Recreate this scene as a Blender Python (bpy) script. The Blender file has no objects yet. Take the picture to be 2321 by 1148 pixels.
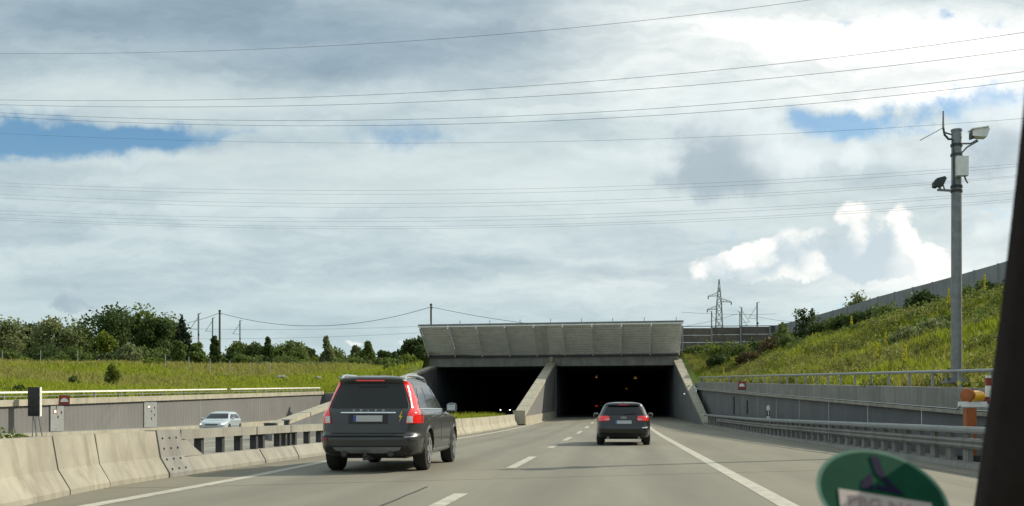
import bpy, bmesh, math, random
import numpy as np
from mathutils import Vector, Matrix, Euler

SC = bpy.context.scene
COL = SC.collection
# ------------------------------------------------------------------ camera
F, CX, CY, H = 2200.0, 1404.0, 935.0, 1.07      # focal (photo px), road vanishing point, eye height
cd = bpy.data.cameras.new('camera')
cam = bpy.data.objects.new('camera', cd); COL.objects.link(cam)
cam.location = (0, 0, H); cam.rotation_euler = (math.radians(90), 0, 0)
cd.sensor_width = 36; cd.sensor_fit = 'HORIZONTAL'; cd.lens = F / 2321 * 36
cd.shift_x = (1160.5 - CX) / 2321; cd.shift_y = (CY - 574) / 2321
cd.clip_start = 0.05; cd.clip_end = 20000
cd.dof.use_dof = True; cd.dof.focus_distance = 40; cd.dof.aperture_fstop = 13
SC.camera = cam
# ------------------------------------------------------------------ light
SUNV = Vector((1.3, 0.75, 1.0)).normalized()
sl = bpy.data.lights.new('sun', 'SUN'); sl.energy = 4.3; sl.angle = math.radians(0.55); sl.color = (1, .915, .745)
sun = bpy.data.objects.new('sun', sl); COL.objects.link(sun); sun.location = (30, 20, 40)
sun.rotation_euler = (-SUNV).to_track_quat('-Z', 'Y').to_euler()
vs = SC.view_settings; vs.view_transform = 'Standard'; vs.look = 'None'; vs.exposure = 0.16; vs.gamma = 1; vs.use_curve_mapping = False
SC.cycles.max_bounces = 6; SC.cycles.transparent_max_bounces = 8
try:
    SC.cycles.use_denoising = True
except Exception:
    pass

# ------------------------------------------------------------------ node helpers
class NT:
    def __init__(s, tree): s.t = tree; s.n = tree.nodes; s.l = tree.links
    def new(s, typ, **kw):
        n = s.n.new(typ)
        for k, v in kw.items(): setattr(n, k, v)
        return n
    def put(s, sock, v):
        if isinstance(v, bpy.types.NodeSocket): s.l.new(v, sock)
        elif v is not None: sock.default_value = v
    def m(s, op, a, b=None, c=None, clamp=False):
        n = s.new('ShaderNodeMath', operation=op, use_clamp=clamp)
        for i, v in enumerate((a, b, c)):
            if v is not None: s.put(n.inputs[i], v)
        return n.outputs[0]
    def add(s, a, b): return s.m('ADD', a, b)
    def sub(s, a, b): return s.m('SUBTRACT', a, b)
    def mul(s, a, b): return s.m('MULTIPLY', a, b)
    def ss(s, x, a, b):
        n = s.new('ShaderNodeMapRange', interpolation_type='SMOOTHSTEP')
        s.put(n.inputs['Value'], x); n.inputs['From Min'].default_value = a; n.inputs['From Max'].default_value = b
        return n.outputs[0]
    def comb(s, x, y, z=0.0):
        n = s.new('ShaderNodeCombineXYZ')
        for i, v in enumerate((x, y, z)): s.put(n.inputs[i], v)
        return n.outputs[0]
    def noise(s, vec, scale, detail=4, rough=.55, dist=0.0, col=False):
        n = s.new('ShaderNodeTexNoise'); n.noise_dimensions = '3D'
        if vec is not None: s.l.new(vec, n.inputs['Vector'])
        n.inputs['Scale'].default_value = scale; n.inputs['Detail'].default_value = detail
        n.inputs['Roughness'].default_value = rough; n.inputs['Distortion'].default_value = dist
        return n.outputs['Color' if col else 'Fac']
    def mix(s, f, a, b):
        n = s.new('ShaderNodeMix', data_type='RGBA')
        s.put(n.inputs[0], f)
        for i, v in ((6, a), (7, b)):
            if isinstance(v, tuple) and len(v) == 3: v = v + (1,)
            s.put(n.inputs[i], v)
        return n.outputs[2]
    def vm(s, op, a, b):
        n = s.new('ShaderNodeVectorMath', operation=op)
        s.put(n.inputs[0], a); s.put(n.inputs[1], b)
        return n.outputs[0]

# ------------------------------------------------------------------ world: blue sky under broken cloud layers
def build_world():
    w = bpy.data.worlds.new('World'); SC.world = w; w.use_nodes = True
    T = NT(w.node_tree); T.n.clear()
    tc = T.new('ShaderNodeTexCoord'); DIR = tc.outputs['Generated']
    sep = T.new('ShaderNodeSeparateXYZ'); T.l.new(DIR, sep.inputs[0])
    X, Y, Z = sep.outputs
    yy = T.m('MAXIMUM', Y, .05); front = T.ss(Y, .05, .3)
    D = T.vm('DIVIDE', T.comb(X, Z, 0.0), T.comb(yy, yy, 1.0))            # (u, v): picture-plane slopes of the view direction
    den = T.add(T.m('MAXIMUM', Z, 0.0), .10)
    P = T.vm('DIVIDE', T.comb(X, Y, 0.0), T.comb(den, den, 1.0))           # position on a flat cloud deck
    def sepx(v):
        q = T.new('ShaderNodeSeparateXYZ'); T.l.new(v, q.inputs[0]); return q.outputs
    def madd(v, a, b):
        n = T.new('ShaderNodeVectorMath', operation='MULTIPLY_ADD'); T.put(n.inputs[0], v); T.put(n.inputs[1], a); T.put(n.inputs[2], b); return n.outputs[0]
    wn = T.noise(T.vm('MULTIPLY', D, (1, 1.6, 1)), 5.5, 4, .62, col=True)  # broad and fine shape noise
    fn = T.noise(D, 30.0, 5, .62, col=True)
    w0, w1, w2 = sepx(wn); f0, f1, f2 = sepx(fn)
    DW = madd(wn, (.12, .05, 0), T.vm('ADD', D, (-.06, -.025, 0)))
    DW = madd(fn, (.035, .018, 0), T.vm('ADD', DW, (-.0175, -.009, 0)))
    DF = madd(fn, (.045, .040, 0), T.vm('ADD', D, (-.0225, -.020, 0)))
    def blobs(src, lst, start=0.0):
        acc = start
        for px, py, sx, sy, amp in lst:
            v = madd(src, (F / sx, F / sy, 0), (-(px - CX) / sx, -(CY - py) / sy, 0))
            d = T.new('ShaderNodeVectorMath', operation='DOT_PRODUCT'); T.l.new(v, d.inputs[0]); T.l.new(v, d.inputs[1])
            acc = T.m('MULTIPLY_ADD', T.m('POWER', .3679, d.outputs['Value']), amp, acc)
        return T.mul(acc, front)
    sky = T.new('ShaderNodeTexSky', sky_type='NISHITA'); sky.sun_disc = False
    sky.sun_elevation = math.asin(SUNV.z); sky.sun_rotation = math.atan2(SUNV.x, SUNV.y)
    sky.air_density = 1.0; sky.dust_density = .4; sky.ozone_density = 1.4
    blue = T.vm('MULTIPLY', sky.outputs[0], (.080, .108, .118))
    # stratocumulus deck: long soft streaks
    Pw = madd(wn, (.5, .5, 0), T.vm('MULTIPLY', P, (.40, 1.0, 1.0)))
    n1 = T.noise(Pw, 1.0, 5, .58)
    n3 = T.noise(T.vm('MULTIPLY', DW, (1.0, 4.6, 1.0)), 6.5, 5, .62)
    lum = T.m('MULTIPLY_ADD', n1, .50, T.mul(n3, .50))
    t = T.ss(lum, .30, .70)
    deck = T.mix(t, (.40, .495, .555), (.76, .825, .83))
    pale = T.ss(Z, .17, .0)
    deck = T.mix(T.mul(pale, .72), deck, (.60, .705, .71))
    # heavier grey mass high on the left
    dark = T.m('MINIMUM', blobs(DW, [(420, 40, 620, 105, 1.0), (860, 130, 300, 75, .85), (0, 20, 400, 90, .3), (1200, 40, 220, 90, .45)]), 1.0)
    deck = T.mix(T.mul(dark, .90), deck, T.mix(t, (.24, .325, .41), (.40, .49, .57)))
    veil = blobs(DW, [(330, 225, 500, 42, .6), (1250, 420, 500, 120, .5), (600, 400, 500, 60, .35), (330, 345, 350, 22, .5), (1750, 470, 300, 60, .4), (2200, 560, 200, 80, .4)])
    deck = T.mix(T.m('MINIMUM', veil, .85), deck, (.80, .84, .83))
    # sun behind the thin cloud
    dsun = T.new('ShaderNodeVectorMath', operation='DOT_PRODUCT'); T.l.new(DIR, dsun.inputs[0]); dsun.inputs[1].default_value = SUNV
    glow = T.m('POWER', T.m('MAXIMUM', dsun.outputs['Value'], 0.0), 5.0)
    brt = blobs(DW, [(2120, 110, 440, 80, .95), (1640, 60, 320, 60, .55), (2150, 218, 330, 24, .8), (1440, 190, 300, 70, .35), (2100, 640, 200, 60, .5), (1500, 650, 400, 60, .2)])
    brt = T.m('MULTIPLY_ADD', glow, .8, brt)
    deck = T.mix(T.m('MULTIPLY', brt, T.m('MULTIPLY_ADD', n3, 1.7, .02), clamp=True), deck, (1.28, 1.20, 1.14))
    # blue gaps with torn edges
    hv = blobs(DW, [(20, 312, 300, 46, 1.05), (310, 300, 210, 25, .95), (930, 300, 170, 34, .52), (1885, 276, 100, 44, .86), (2250, 222, 130, 26, .70), (2070, 262, 200, 40, .50), (1960, 36, 70, 14, .22), (2210, 44, 100, 12, .24)])
    hv = T.m('MULTIPLY_ADD', T.sub(f2, .5), T.m('MULTIPLY_ADD', T.ss(sepx(D)[0], -.1, .2), 1.1, .75), hv); hv = T.m('MULTIPLY_ADD', T.sub(n3, .5), 1.0, hv)
    hole = T.add(T.mul(T.ss(hv, .14, .86), T.m('MULTIPLY_ADD', T.ss(sepx(D)[0], -.1, .2), -.18, 1.0)), T.ss(T.noise(T.vm('ADD', Pw, (31.0, 4.0, 0)), .9, 3, .6), .68, .76))
    col = T.mix(T.m('MINIMUM', T.mul(hole, .95), .95), deck, blue)
    # billow noise: rounded lumps for the heaped clouds
    vo = T.new('ShaderNodeTexVoronoi', feature='SMOOTH_F1'); T.l.new(DF, vo.inputs['Vector']); vo.inputs['Scale'].default_value = 34.0; vo.inputs['Smoothness'].default_value = .25
    lump = T.sub(.40, vo.outputs['Distance'])
    SHIFT = (.018, .022, 0)                                               # towards the sun in the picture plane
    puffs = [(1650, 290, 120, 85, .95), (1740, 375, 210, 50, .75), (1570, 385, 130, 50, .60), (2285, 290, 110, 75, .8), (2180, 375, 180, 40, .6), (1680, 450, 160, 40, .35), (2280, 520, 80, 40, .6), (1960, 335, 170, 36, .5)]
    pb = blobs(DW, puffs); pf = T.m('MULTIPLY_ADD', lump, .55, pb); pf = T.m('MULTIPLY_ADD', T.sub(f2, .5), .45, pf)
    ps = blobs(T.vm('ADD', DW, (.022, .026, 0)), puffs[:6])
    pmk = T.mul(T.mul(T.ss(pf, .02, .80), T.ss(pb, .03, .30)), front)
    pcol = T.mix(T.ss(T.m('MULTIPLY_ADD', T.sub(f0, .5), .7, ps), .0, 1.0), (.94, .965, .97), (.43, .50, .56))
    col = T.mix(T.mul(pmk, .86), col, pcol)
    # cumulus heads low on the right, a small one low on the left
    heads = [(1925, 498, 44, 40, 1), (2030, 506, 46, 38, 1), (1985, 575, 95, 50, .9), (1815, 540, 55, 34, .9), (1730, 575, 60, 34, .8), (1640, 600, 70, 28, .7), (2085, 590, 60, 58, .9), (1850, 606, 270, 36, 1.05), (1770, 585, 110, 36, .7),
             (160, 664, 48, 34, .95), (215, 690, 48, 20, .8), (110, 690, 45, 18, .75), (895, 785, 26, 12, .6), (790, 776, 34, 10, .5)]
    cb = blobs(DF, heads); cu = T.m('MULTIPLY_ADD', lump, .75, cb); cu = T.m('MULTIPLY_ADD', T.sub(f1, .5), .50, cu)
    cs = blobs(T.vm('ADD', DF, SHIFT), heads[:6] + heads[9:12]); cs = T.m('MULTIPLY_ADD', T.sub(f0, .5), .9, T.m('MULTIPLY_ADD', lump, -.9, cs))
    U = sepx(D)[0]
    ls = T.ss(U, -.2, -.5)
    cm = T.mul(T.mul(T.ss(cu, .30, .70), T.ss(cb, .05, .30)), front)
    sh = T.ss(T.m('MULTIPLY_ADD', ls, .30, cs), .08, 1.05)
    ccol = T.mix(sh, T.mix(ls, (1.15, 1.08, 1.02), (.74, .78, .76)), T.mix(ls, (.64, .71, .76), (.42, .50, .57)))
    col = T.mix(T.mul(cm, T.m('MULTIPLY_ADD', ls, -.08, .93)), col, ccol)
    bg = T.new('ShaderNodeBackground'); T.put(bg.inputs[0], T.vm('MULTIPLY', col, (.945, 1.0, 1.005))); bg.inputs[1].default_value = .90
    out = T.new('ShaderNodeOutputWorld'); T.l.new(bg.outputs[0], out.inputs[0])
    w.cycles.sampling_method = 'MANUAL'; w.cycles.sample_map_resolution = 256
build_world()

# ------------------------------------------------------------------ materials
MATS = {}
def pm(name, col, rough=.8, var=.18, scale=2.0, bump=0.0, bscale=40.0, metallic=0.0, coat=0.0, stretch=(1, 1, 1), stain=None, stain_amt=.5, spec=.5, emit=None, estr=0.0, fine=0.0, alpha=None):
    if name in MATS: return MATS[name]
    m = bpy.data.materials.new(name); m.use_nodes = True; T = NT(m.node_tree)
    b = T.n['Principled BSDF']
    geo = T.new('ShaderNodeNewGeometry'); pos = geo.outputs['Position']
    sv = T.vm('MULTIPLY', pos, stretch)
    n = T.noise(sv, scale, 5, .6)
    f = T.ss(n, .3, .7)
    c = T.mix(f, tuple(x * (1 - var) for x in col), tuple(min(1, x * (1 + var)) for x in col))
    if fine:
        c2 = T.noise(pos, bscale, 3, .7)
        k = T.add(1 - fine, T.mul(c2, 2 * fine)); v = T.comb(k, k, k)
        c = T.vm('MULTIPLY', c, v)
    if stain:
        st = T.noise(T.vm('MULTIPLY', pos, (2.2, 2.2, .35)), 1.6, 5, .65, .4)
        c = T.mix(T.mul(T.ss(st, .44, .72), stain_amt), c, stain)
    T.put(b.inputs['Base Color'], c)
    b.inputs['Roughness'].default_value = rough; b.inputs['Metallic'].default_value = metallic
    b.inputs['Coat Weight'].default_value = coat; b.inputs['Coat Roughness'].default_value = .04
    b.inputs['Specular IOR Level'].default_value = spec
    if bump:
        bp = T.new('ShaderNodeBump'); bp.inputs['Strength'].default_value = bump; bp.inputs['Distance'].default_value = .02
        T.l.new(T.noise(pos, bscale, 5, .65), bp.inputs['Height']); T.l.new(bp.outputs[0], b.inputs['Normal'])
    if emit:
        b.inputs['Emission Color'].default_value = emit + (1,); b.inputs['Emission Strength'].default_value = estr
    MATS[name] = m
    return m

def leaf_mat(name, c0, c1, trans=.3, rough=.65):
    m = bpy.data.materials.new(name); m.use_nodes = True; T = NT(m.node_tree)
    b = T.n['Principled BSDF']; o = T.n['Material Output']
    a = T.new('ShaderNodeAttribute', attribute_name='tint')
    geo = T.new('ShaderNodeNewGeometry')
    nn = T.noise(geo.outputs['Position'], .5, 3, .6)
    f = T.m('ADD', T.mul(a.outputs['Fac'], .65), T.mul(T.sub(nn, .3), .7), clamp=True)
    c = T.mix(f, c0, c1); T.put(b.inputs['Base Color'], c); b.inputs['Roughness'].default_value = rough
    b.inputs['Specular IOR Level'].default_value = .25
    tr = T.new('ShaderNodeBsdfTranslucent'); T.put(tr.inputs[0], c)
    mx = T.new('ShaderNodeMixShader'); mx.inputs[0].default_value = trans
    T.l.new(b.outputs[0], mx.inputs[1]); T.l.new(tr.outputs[0], mx.inputs[2]); T.l.new(mx.outputs[0], o.inputs[0])
    return m

def road_mat(name, col, lanes):
    """worn road concrete: grain, cloudy patches, darker tyre paths along each lane and a few oil spots"""
    m = bpy.data.materials.new(name); m.use_nodes = True; T = NT(m.node_tree)
    b = T.n['Principled BSDF']
    geo = T.new('ShaderNodeNewGeometry'); pos = geo.outputs['Position']
    sep = T.new('ShaderNodeSeparateXYZ'); T.l.new(pos, sep.inputs[0]); x = sep.outputs[0]
    n = T.noise(T.vm('MULTIPLY', pos, (1, .12, 1)), .9, 5, .6)
    c = T.mix(T.ss(n, .3, .7), tuple(q * .88 for q in col), tuple(q * 1.12 for q in col))
    wear = None
    for lc in lanes:
        for s in (-.85, .85):
            d = T.m('ABSOLUTE', T.sub(x, lc + s)); g = T.ss(d, .55, .05)
            wear = g if wear is None else T.m('MAXIMUM', wear, g)
    w = T.mul(wear, T.add(.12, T.mul(n, .26)))
    c = T.mix(w, c, tuple(q * .45 for q in col))
    sp = T.noise(pos, 1.4, 6, .7)
    c = T.mix(T.mul(T.ss(sp, .62, .74), .45), c, tuple(q * .4 for q in col))
    g = T.noise(pos, 55.0, 4, .75); k = T.add(.72, T.mul(g, .56))
    c = T.vm('MULTIPLY', c, T.comb(k, k, k))
    T.put(b.inputs['Base Color'], c); b.inputs['Roughness'].default_value = .82; b.inputs['Specular IOR Level'].default_value = .35
    bp = T.new('ShaderNodeBump'); bp.inputs['Strength'].default_value = .35; bp.inputs['Distance'].default_value = .01
    T.l.new(g, bp.inputs['Height']); T.l.new(bp.outputs[0], b.inputs['Normal'])
    return m

CONC = pm('weathered_concrete', (.325, .306, .248), .9, .14, 1.3, .35, 45, stain=(.17, .15, .115), stain_amt=.60, fine=.12)
CONC_G = pm('median_rail_concrete', (.285, .275, .235), .9, .12, 1.3, .35, 45, stain=(.15, .14, .12), stain_amt=.55, fine=.12)
CONC2 = pm('grey_concrete', (.235, .23, .21), .9, .15, 1.1, .3, 45, stain=(.13, .125, .115), stain_amt=.6, fine=.12)
CONC_PALE = pm('pale_concrete', (.36, .335, .26), .9, .14, 1.4, .3, 45, stain=(.24, .22, .18), stain_amt=.6, fine=.12)
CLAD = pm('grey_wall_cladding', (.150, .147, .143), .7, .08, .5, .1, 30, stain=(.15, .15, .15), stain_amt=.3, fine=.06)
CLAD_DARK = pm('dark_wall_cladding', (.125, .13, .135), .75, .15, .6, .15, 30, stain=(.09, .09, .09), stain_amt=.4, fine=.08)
TUNNEL = pm('dark_tunnel_lining', (.075, .08, .10), .9, .3, .5, fine=.1)  # tunnel darkness is put into the colour of lining and floor
ROADM = road_mat('road_concrete', (.205, .192, .152), (-4.2, -.05))
SHOULD = road_mat('shoulder_concrete', (.210, .195, .150), ())
ROAD2 = road_mat('far_road_concrete', (.22, .21, .175), (-12, -16, -20))
PAINT = pm('road_paint', (.44, .42, .35), .75, .12, 4.0, .2, 60, stain=(.27, .255, .21), stain_amt=.7, fine=.18)
TAR = pm('tar_seam', (.05, .05, .048), .7, .3, 5)
STEEL = pm('galvanised_steel', (.27, .285, .285), .55, .12, 6, metallic=.2, stain=(.28, .28, .27), stain_amt=.4)
STEEL_D = pm('dull_grey_steel', (.22, .23, .24), .55, .15, 5, metallic=.3, stain=(.12, .12, .12), stain_amt=.4)
STEEL_W = pm('pale_rail_paint', (.80, .79, .74), .5, .1, 5, stain=(.45, .43, .38), stain_amt=.3)
DARKMET = pm('dark_metal', (.035, .037, .04), .6, .3, 5)
BLACKB = pm('black_sign_back', (.022, .022, .025), .55, .3, 4)
WOOD = pm('weathered_pole_wood', (.10, .085, .07), .85, .3, 6, stretch=(1, 1, .1))
VISOR = pm('visor_aluminium', (.76, .755, .72), .6, .08, 1.2, stain=(.55, .54, .50), stain_amt=.5)
NOISEW = pm('brown_noise_wall', (.115, .098, .085), .9, .2, 1.2, .3, 20, stain=(.06, .05, .045), stain_amt=.5)
NOISEG = pm('grey_noise_wall', (.25, .255, .26), .85, .12, .8, .2, 25, stain=(.15, .15, .15), stain_amt=.4)
CABLE = pm('cable_metal', (.10, .105, .11), .6, .1, 1)
SOIL = pm('dry_soil', (.15, .14, .075), .95, .35, .8, .5, 12, spec=.1)
TURF = pm('meadow_soil', (.150, .175, .028), .95, .40, .25, .4, 6, fine=.2, spec=.05)
GLASS = pm('tinted_car_glass', (.006, .007, .008), .05, .1, 3, spec=.45)
RUBBER = pm('tyre_rubber', (.018, .018, .018), .85, .2, 20, .3, 80)
RIM = pm('alloy_rim', (.55, .56, .57), .3, .1, 8, metallic=.9)
PLASTIC = pm('black_plastic', (.02, .02, .021), .6, .2, 15)
CHROME = pm('chrome_trim', (.75, .76, .77), .15, .05, 6, metallic=1.0)
TAIL = pm('red_lamp_lens', (.62, .012, .012), .12, .1, 8, coat=1.0, emit=(1, .02, .015), estr=.16)
CLEARL = pm('clear_lamp_lens', (.55, .56, .57), .12, .15, 25, coat=1.0)
PLATE = pm('number_plate', (.44, .445, .44), .5, .06, 30)
PLATEB = pm('plate_blue', (.02, .06, .35), .5, .1, 10)
ORANGE = pm('orange_enamel', (.36, .095, .022), .5, .15, 6, stain=(.18, .06, .02), stain_amt=.5)
YELLOW = pm('amber_lamp', (.85, .42, .02), .25, .1, 8, coat=.8)
RED = pm('red_enamel', (.26, .035, .026), .5, .12, 8)
WHITE = pm('white_enamel', (.75, .75, .72), .5, .08, 8, stain=(.5, .48, .44), stain_amt=.3)
BARK = pm('bark', (.075, .06, .045), .95, .35, 6, .5, 30, stretch=(1, 1, .2))
BOULDER = pm('pale_boulder', (.22, .21, .19), .9, .25, 1.5, .5, 8)
TRIMB = pm('black_pillar_trim', (.026, .021, .021), .92, .15, 25, .3, 200, spec=.15)

# ------------------------------------------------------------------ geometry helpers
class MB:
    def __init__(s): s.v = []; s.f = []
    def addv(s, vs): i = len(s.v); s.v += [tuple(q) for q in vs]; return i
    def box(s, c, size, rz=0.0, rx=0.0, ry=0.0):
        M = Euler((rx, ry, rz)).to_matrix(); c = Vector(c); h = Vector(size) * .5
        i = s.addv([c + M @ Vector((a * h.x, b * h.y, d * h.z)) for d in (-1, 1) for a, b in ((-1, -1), (1, -1), (1, 1), (-1, 1))])
        s.f += [tuple(i + k for k in q) for q in ((3, 2, 1, 0), (4, 5, 6, 7), (0, 1, 5, 4), (1, 2, 6, 5), (2, 3, 7, 6), (3, 0, 4, 7))]
        return s
    def bar(s, a, b, w, h=None):
        """square bar between two points"""
        a = Vector(a); b = Vector(b); d = (b - a).normalized(); h = h or w
        u = d.cross(Vector((0, 0, 1)));
        if u.length < 1e-3: u = Vector((1, 0, 0))
        u.normalize(); v = u.cross(d)
        i = s.addv([p + u * (x * w / 2) + v * (y * h / 2) for p in (a, b) for x, y in ((-1, -1), (1, -1), (1, 1), (-1, 1))])
        s.f += [tuple(i + k for k in q) for q in ((0, 1, 2, 3), (7, 6, 5, 4), (0, 4, 5, 1), (1, 5, 6, 2), (2, 6, 7, 3), (3, 7, 4, 0))]
        return s
    def tube(s, pts, r, n=8, cap=True):
        pts = [Vector(p) for p in pts]; k = len(pts); rr = r if isinstance(r, (list, tuple)) else [r] * k
        base = None
        for j, p in enumerate(pts):
            d = (pts[min(j + 1, k - 1)] - pts[max(j - 1, 0)]).normalized()
            u = d.cross(Vector((0, 0, 1)))
            if u.length < .05: u = d.cross(Vector((0, 1, 0)))
            u.normalize(); v = u.cross(d)
            i = s.addv([p + (u * math.cos(2 * math.pi * q / n) + v * math.sin(2 * math.pi * q / n)) * rr[j] for q in range(n)])
            if base is None: base = i
            if j:
                for q in range(n): s.f.append((i - n + q, i - n + (q + 1) % n, i + (q + 1) % n, i + q))
        if cap:
            s.f.append(tuple(base + q for q in range(n))); s.f.append(tuple(i + n - 1 - q for q in range(n)))
        return s
    def sweep(s, prof, path, cap=True, closed=True):
        """profile (right offset, height) swept along a path; heights add to the path z"""
        path = [Vector(p) for p in path]; k = len(path); n = len(prof)
        for j, p in enumerate(path):
            t = (path[min(j + 1, k - 1)] - path[max(j - 1, 0)]); t.z = 0; t.normalize()
            r = Vector((t.y, -t.x, 0))
            i = s.addv([p + r * a + Vector((0, 0, b)) for a, b in prof])
            if j == 0: base = i
            if j:
                for q in range(n if closed else n - 1): s.f.append((i - n + q, i + q, i + (q + 1) % n, i - n + (q + 1) % n))
        if cap and closed:
            s.f.append(tuple(base + q for q in range(n))); s.f.append(tuple(i + n - 1 - q for q in range(n)))
        return s
    def lathe(s, prof, c, axis='z', n=24):
        """(radius, along) revolved"""
        c = Vector(c); k = len(prof); b = len(s.v)
        for r, a in prof:
            for q in range(n):
                t = 2 * math.pi * q / n; x, y = r * math.cos(t), r * math.sin(t)
                s.v.append(tuple(c + {'z': Vector((x, y, a)), 'x': Vector((a, x, y)), 'y': Vector((x, a, y))}[axis]))
        for j in range(k - 1):
            for q in range(n): s.f.append((b + j * n + q, b + j * n + (q + 1) % n, b + (j + 1) * n + (q + 1) % n, b + (j + 1) * n + q))
        s.f.append(tuple(b + q for q in reversed(range(n)))); s.f.append(tuple(b + (k - 1) * n + q for q in range(n)))
        return s
    def grid(s, P):
        """P[i][j] points"""
        b = len(s.v); ni, nj = len(P), len(P[0])
        for r in P: s.addv(r)
        for i in range(ni - 1):
            for j in range(nj - 1): s.f.append((b + i * nj + j, b + i * nj + j + 1, b + (i + 1) * nj + j + 1, b + (i + 1) * nj + j))
        return s
    def prism(s, poly, thick, M=None):
        """polygon in local xy extruded along local z by thick (centred), then placed by matrix"""
        n = len(poly); pts = [Vector((x, y, -thick / 2)) for x, y in poly] + [Vector((x, y, thick / 2)) for x, y in poly]
        if M is not None: pts = [M @ p for p in pts]
        i = s.addv(pts)
        s.f.append(tuple(i + q for q in reversed(range(n)))); s.f.append(tuple(i + n + q for q in range(n)))
        for q in range(n): s.f.append((i + q, i + (q + 1) % n, i + n + (q + 1) % n, i + n + q))
        return s
    def mesh(s, name, mat, smooth=False, angle=40):
        me = bpy.data.meshes.new(name); me.from_pydata(s.v, [], s.f); me.update()
        bm = bmesh.new(); bm.from_mesh(me); bmesh.ops.recalc_face_normals(bm, faces=bm.faces); bm.to_mesh(me); bm.free()
        if mat: me.materials.append(mat)
        if smooth:
            me.polygons.foreach_set('use_smooth', [True] * len(me.polygons)); me.set_sharp_from_angle(angle=math.radians(angle))
        return me

def link(name, me, parent=None):
    o = bpy.data.objects.new(name, me); COL.objects.link(o)
    if parent is not None:
        o.parent = parent
        if parent.get('_w') is not None: o.matrix_parent_inverse = Matrix.Translation(-Vector(parent['_w']))
    if parent is not None and parent.parent is not None:
        pass
    return o
LABELS = {}
def tag(o, label, cat, group=None):
    o['label'] = label; o['category'] = cat
    if group: o['group'] = group
    LABELS[label] = 1
    return o
def root(name, loc, label, cat, group=None, world=True, rz=0.0):
    """Empty at a thing's base; with world=True its parts are given in world coordinates"""
    o = bpy.data.objects.new(name, None); COL.objects.link(o); o.location = loc; o.rotation_euler = (0, 0, rz); o.empty_display_size = .3
    if world: o['_w'] = tuple(loc)
    return tag(o, label, cat, group)
def part(name, mb, mat, parent, smooth=False, angle=40):
    o = link(name, mb.mesh(name, mat, smooth, angle), parent)
    return o
def sub(name, mb, mat, parent, smooth=False, angle=40):
    o = bpy.data.objects.new(name, mb.mesh(name, mat, smooth, angle)); COL.objects.link(o); o.parent = parent
    return o
def struct(name, mb, mat, smooth=False):
    o = link(name, mb.mesh(name, mat, smooth)); o['kind'] = 'structure'; return o
def raw_mesh(name, V, Fc, mat, tint=None):
    """fast mesh from numpy arrays; Fc is (n,k)"""
    me = bpy.data.meshes.new(name); n, k = Fc.shape
    me.vertices.add(len(V)); me.vertices.foreach_set('co', V.astype(np.float32).ravel())
    me.loops.add(n * k); me.loops.foreach_set('vertex_index', Fc.astype(np.int32).ravel())
    me.polygons.add(n); me.polygons.foreach_set('loop_start', np.arange(0, n * k, k, dtype=np.int32)); me.polygons.foreach_set('loop_total', np.full(n, k, dtype=np.int32))
    if tint is not None:
        a = me.attributes.new('tint', 'FLOAT', 'FACE'); a.data.foreach_set('value', tint.astype(np.float32))
    me.update(); me.materials.append(mat)
    return me
def W(x, y, Y): return Vector(((x - CX) * Y / F, Y, H + (CY - y) * Y / F))
def lerp(tab, y): return float(np.interp(y, [t[0] for t in tab], [t[1] for t in tab]))
def smooth01(t): t = np.clip(t, 0, 1); return t * t * (3 - 2 * t)
ORD = ['first', 'second', 'third', 'fourth', 'fifth', 'sixth', 'seventh', 'eighth', 'ninth', 'tenth', 'eleventh', 'twelfth', 'thirteenth', 'fourteenth', 'fifteenth', 'sixteenth', 'seventeenth', 'eighteenth', 'nineteenth', 'twentieth']

# ------------------------------------------------------------------ layout of the cutting
def zr(y):                                   # road profile: flattens towards the tunnel
    if y <= 40: return 0.0
    if y <= 92: return .6 * ((y - 40) / 52) ** 2
    return .6 + (y - 92) * .012
ZO = -.37                                    # far carriageway lies lower
XL_T = [(3, -6.2), (8, -6.45), (11, -6.8), (12.5, -7.1), (13.9, -7.3), (15.7, -7.38), (20, -7.4), (43, -7.4), (68, -7.05), (95, -6.3)]
XL = lambda y: lerp(XL_T, y)                 # foot of the median barrier
XR_T = [(3, 7.05), (20.3, 6.83), (30.6, 6.76), (57, 6.5), (68, 5.95), (95, 5.06)]
XR = lambda y: lerp(XR_T, y)                 # foot of the right guard rail
XW_T = [(3, 8.8), (8, 8.65), (22.7, 8.2), (53, 7.2), (81, 6.42), (95, 6.0)]
XW = lambda y: lerp(XW_T, y)                 # right retaining wall
ZP = lambda y: .88 + .0335 * y               # its parapet top
XLW = -28.5; ZPL = lambda y: .29 + .03 * y   # left retaining wall, parapet top
YP = lambda x: 92 - .17 * (x + 6.5)          # skewed portal line
def T_left(X, Y):
    X = np.asarray(X, float); Y = np.asarray(Y, float)
    d = np.hypot(np.maximum(XLW - X, 0), np.maximum(Y - 93, 0))
    z = .12 + .03 * Y + 3.2 * smooth01(d / 50)
    s = smooth01((X + 34) / 14.5) * (1 - smooth01((Y - 93) / 60)) * np.where(X > -18.6, 1.0, smooth01((Y - 93) / 13))
    z = z + (np.maximum(6.75, z) - z) * s
    z = z + .22 * np.sin(X * .21 + 1.3) * np.sin(Y * .17) * smooth01(d / 12)
    far = np.maximum(Y - 320, 0)
    return z - far * .004
def emb_lo(y):
    z = ZP(y) - .12
    if y > 80: z = np.interp(y, [80, 92, 96], [ZP(80) - .12, 6.45, 6.6])
    return Vector((XW(y) + .45 if y < 80 else np.interp(y, [80, 92, 96], [XW(80) + .3, 6.1, 6.1]), y, float(z)))
EH = [(0, 25.5), (30, 24.5), (58, 23), (76, 20.5), (89, 18), (96, 15.4)]
def emb_hi(y):
    z = np.interp(y, [0, 20, 58, 89, 96], [7.5, 7.75, 8.1, 8.05, 7.65]); return Vector((lerp(EH, y), y, float(z)))
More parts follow.
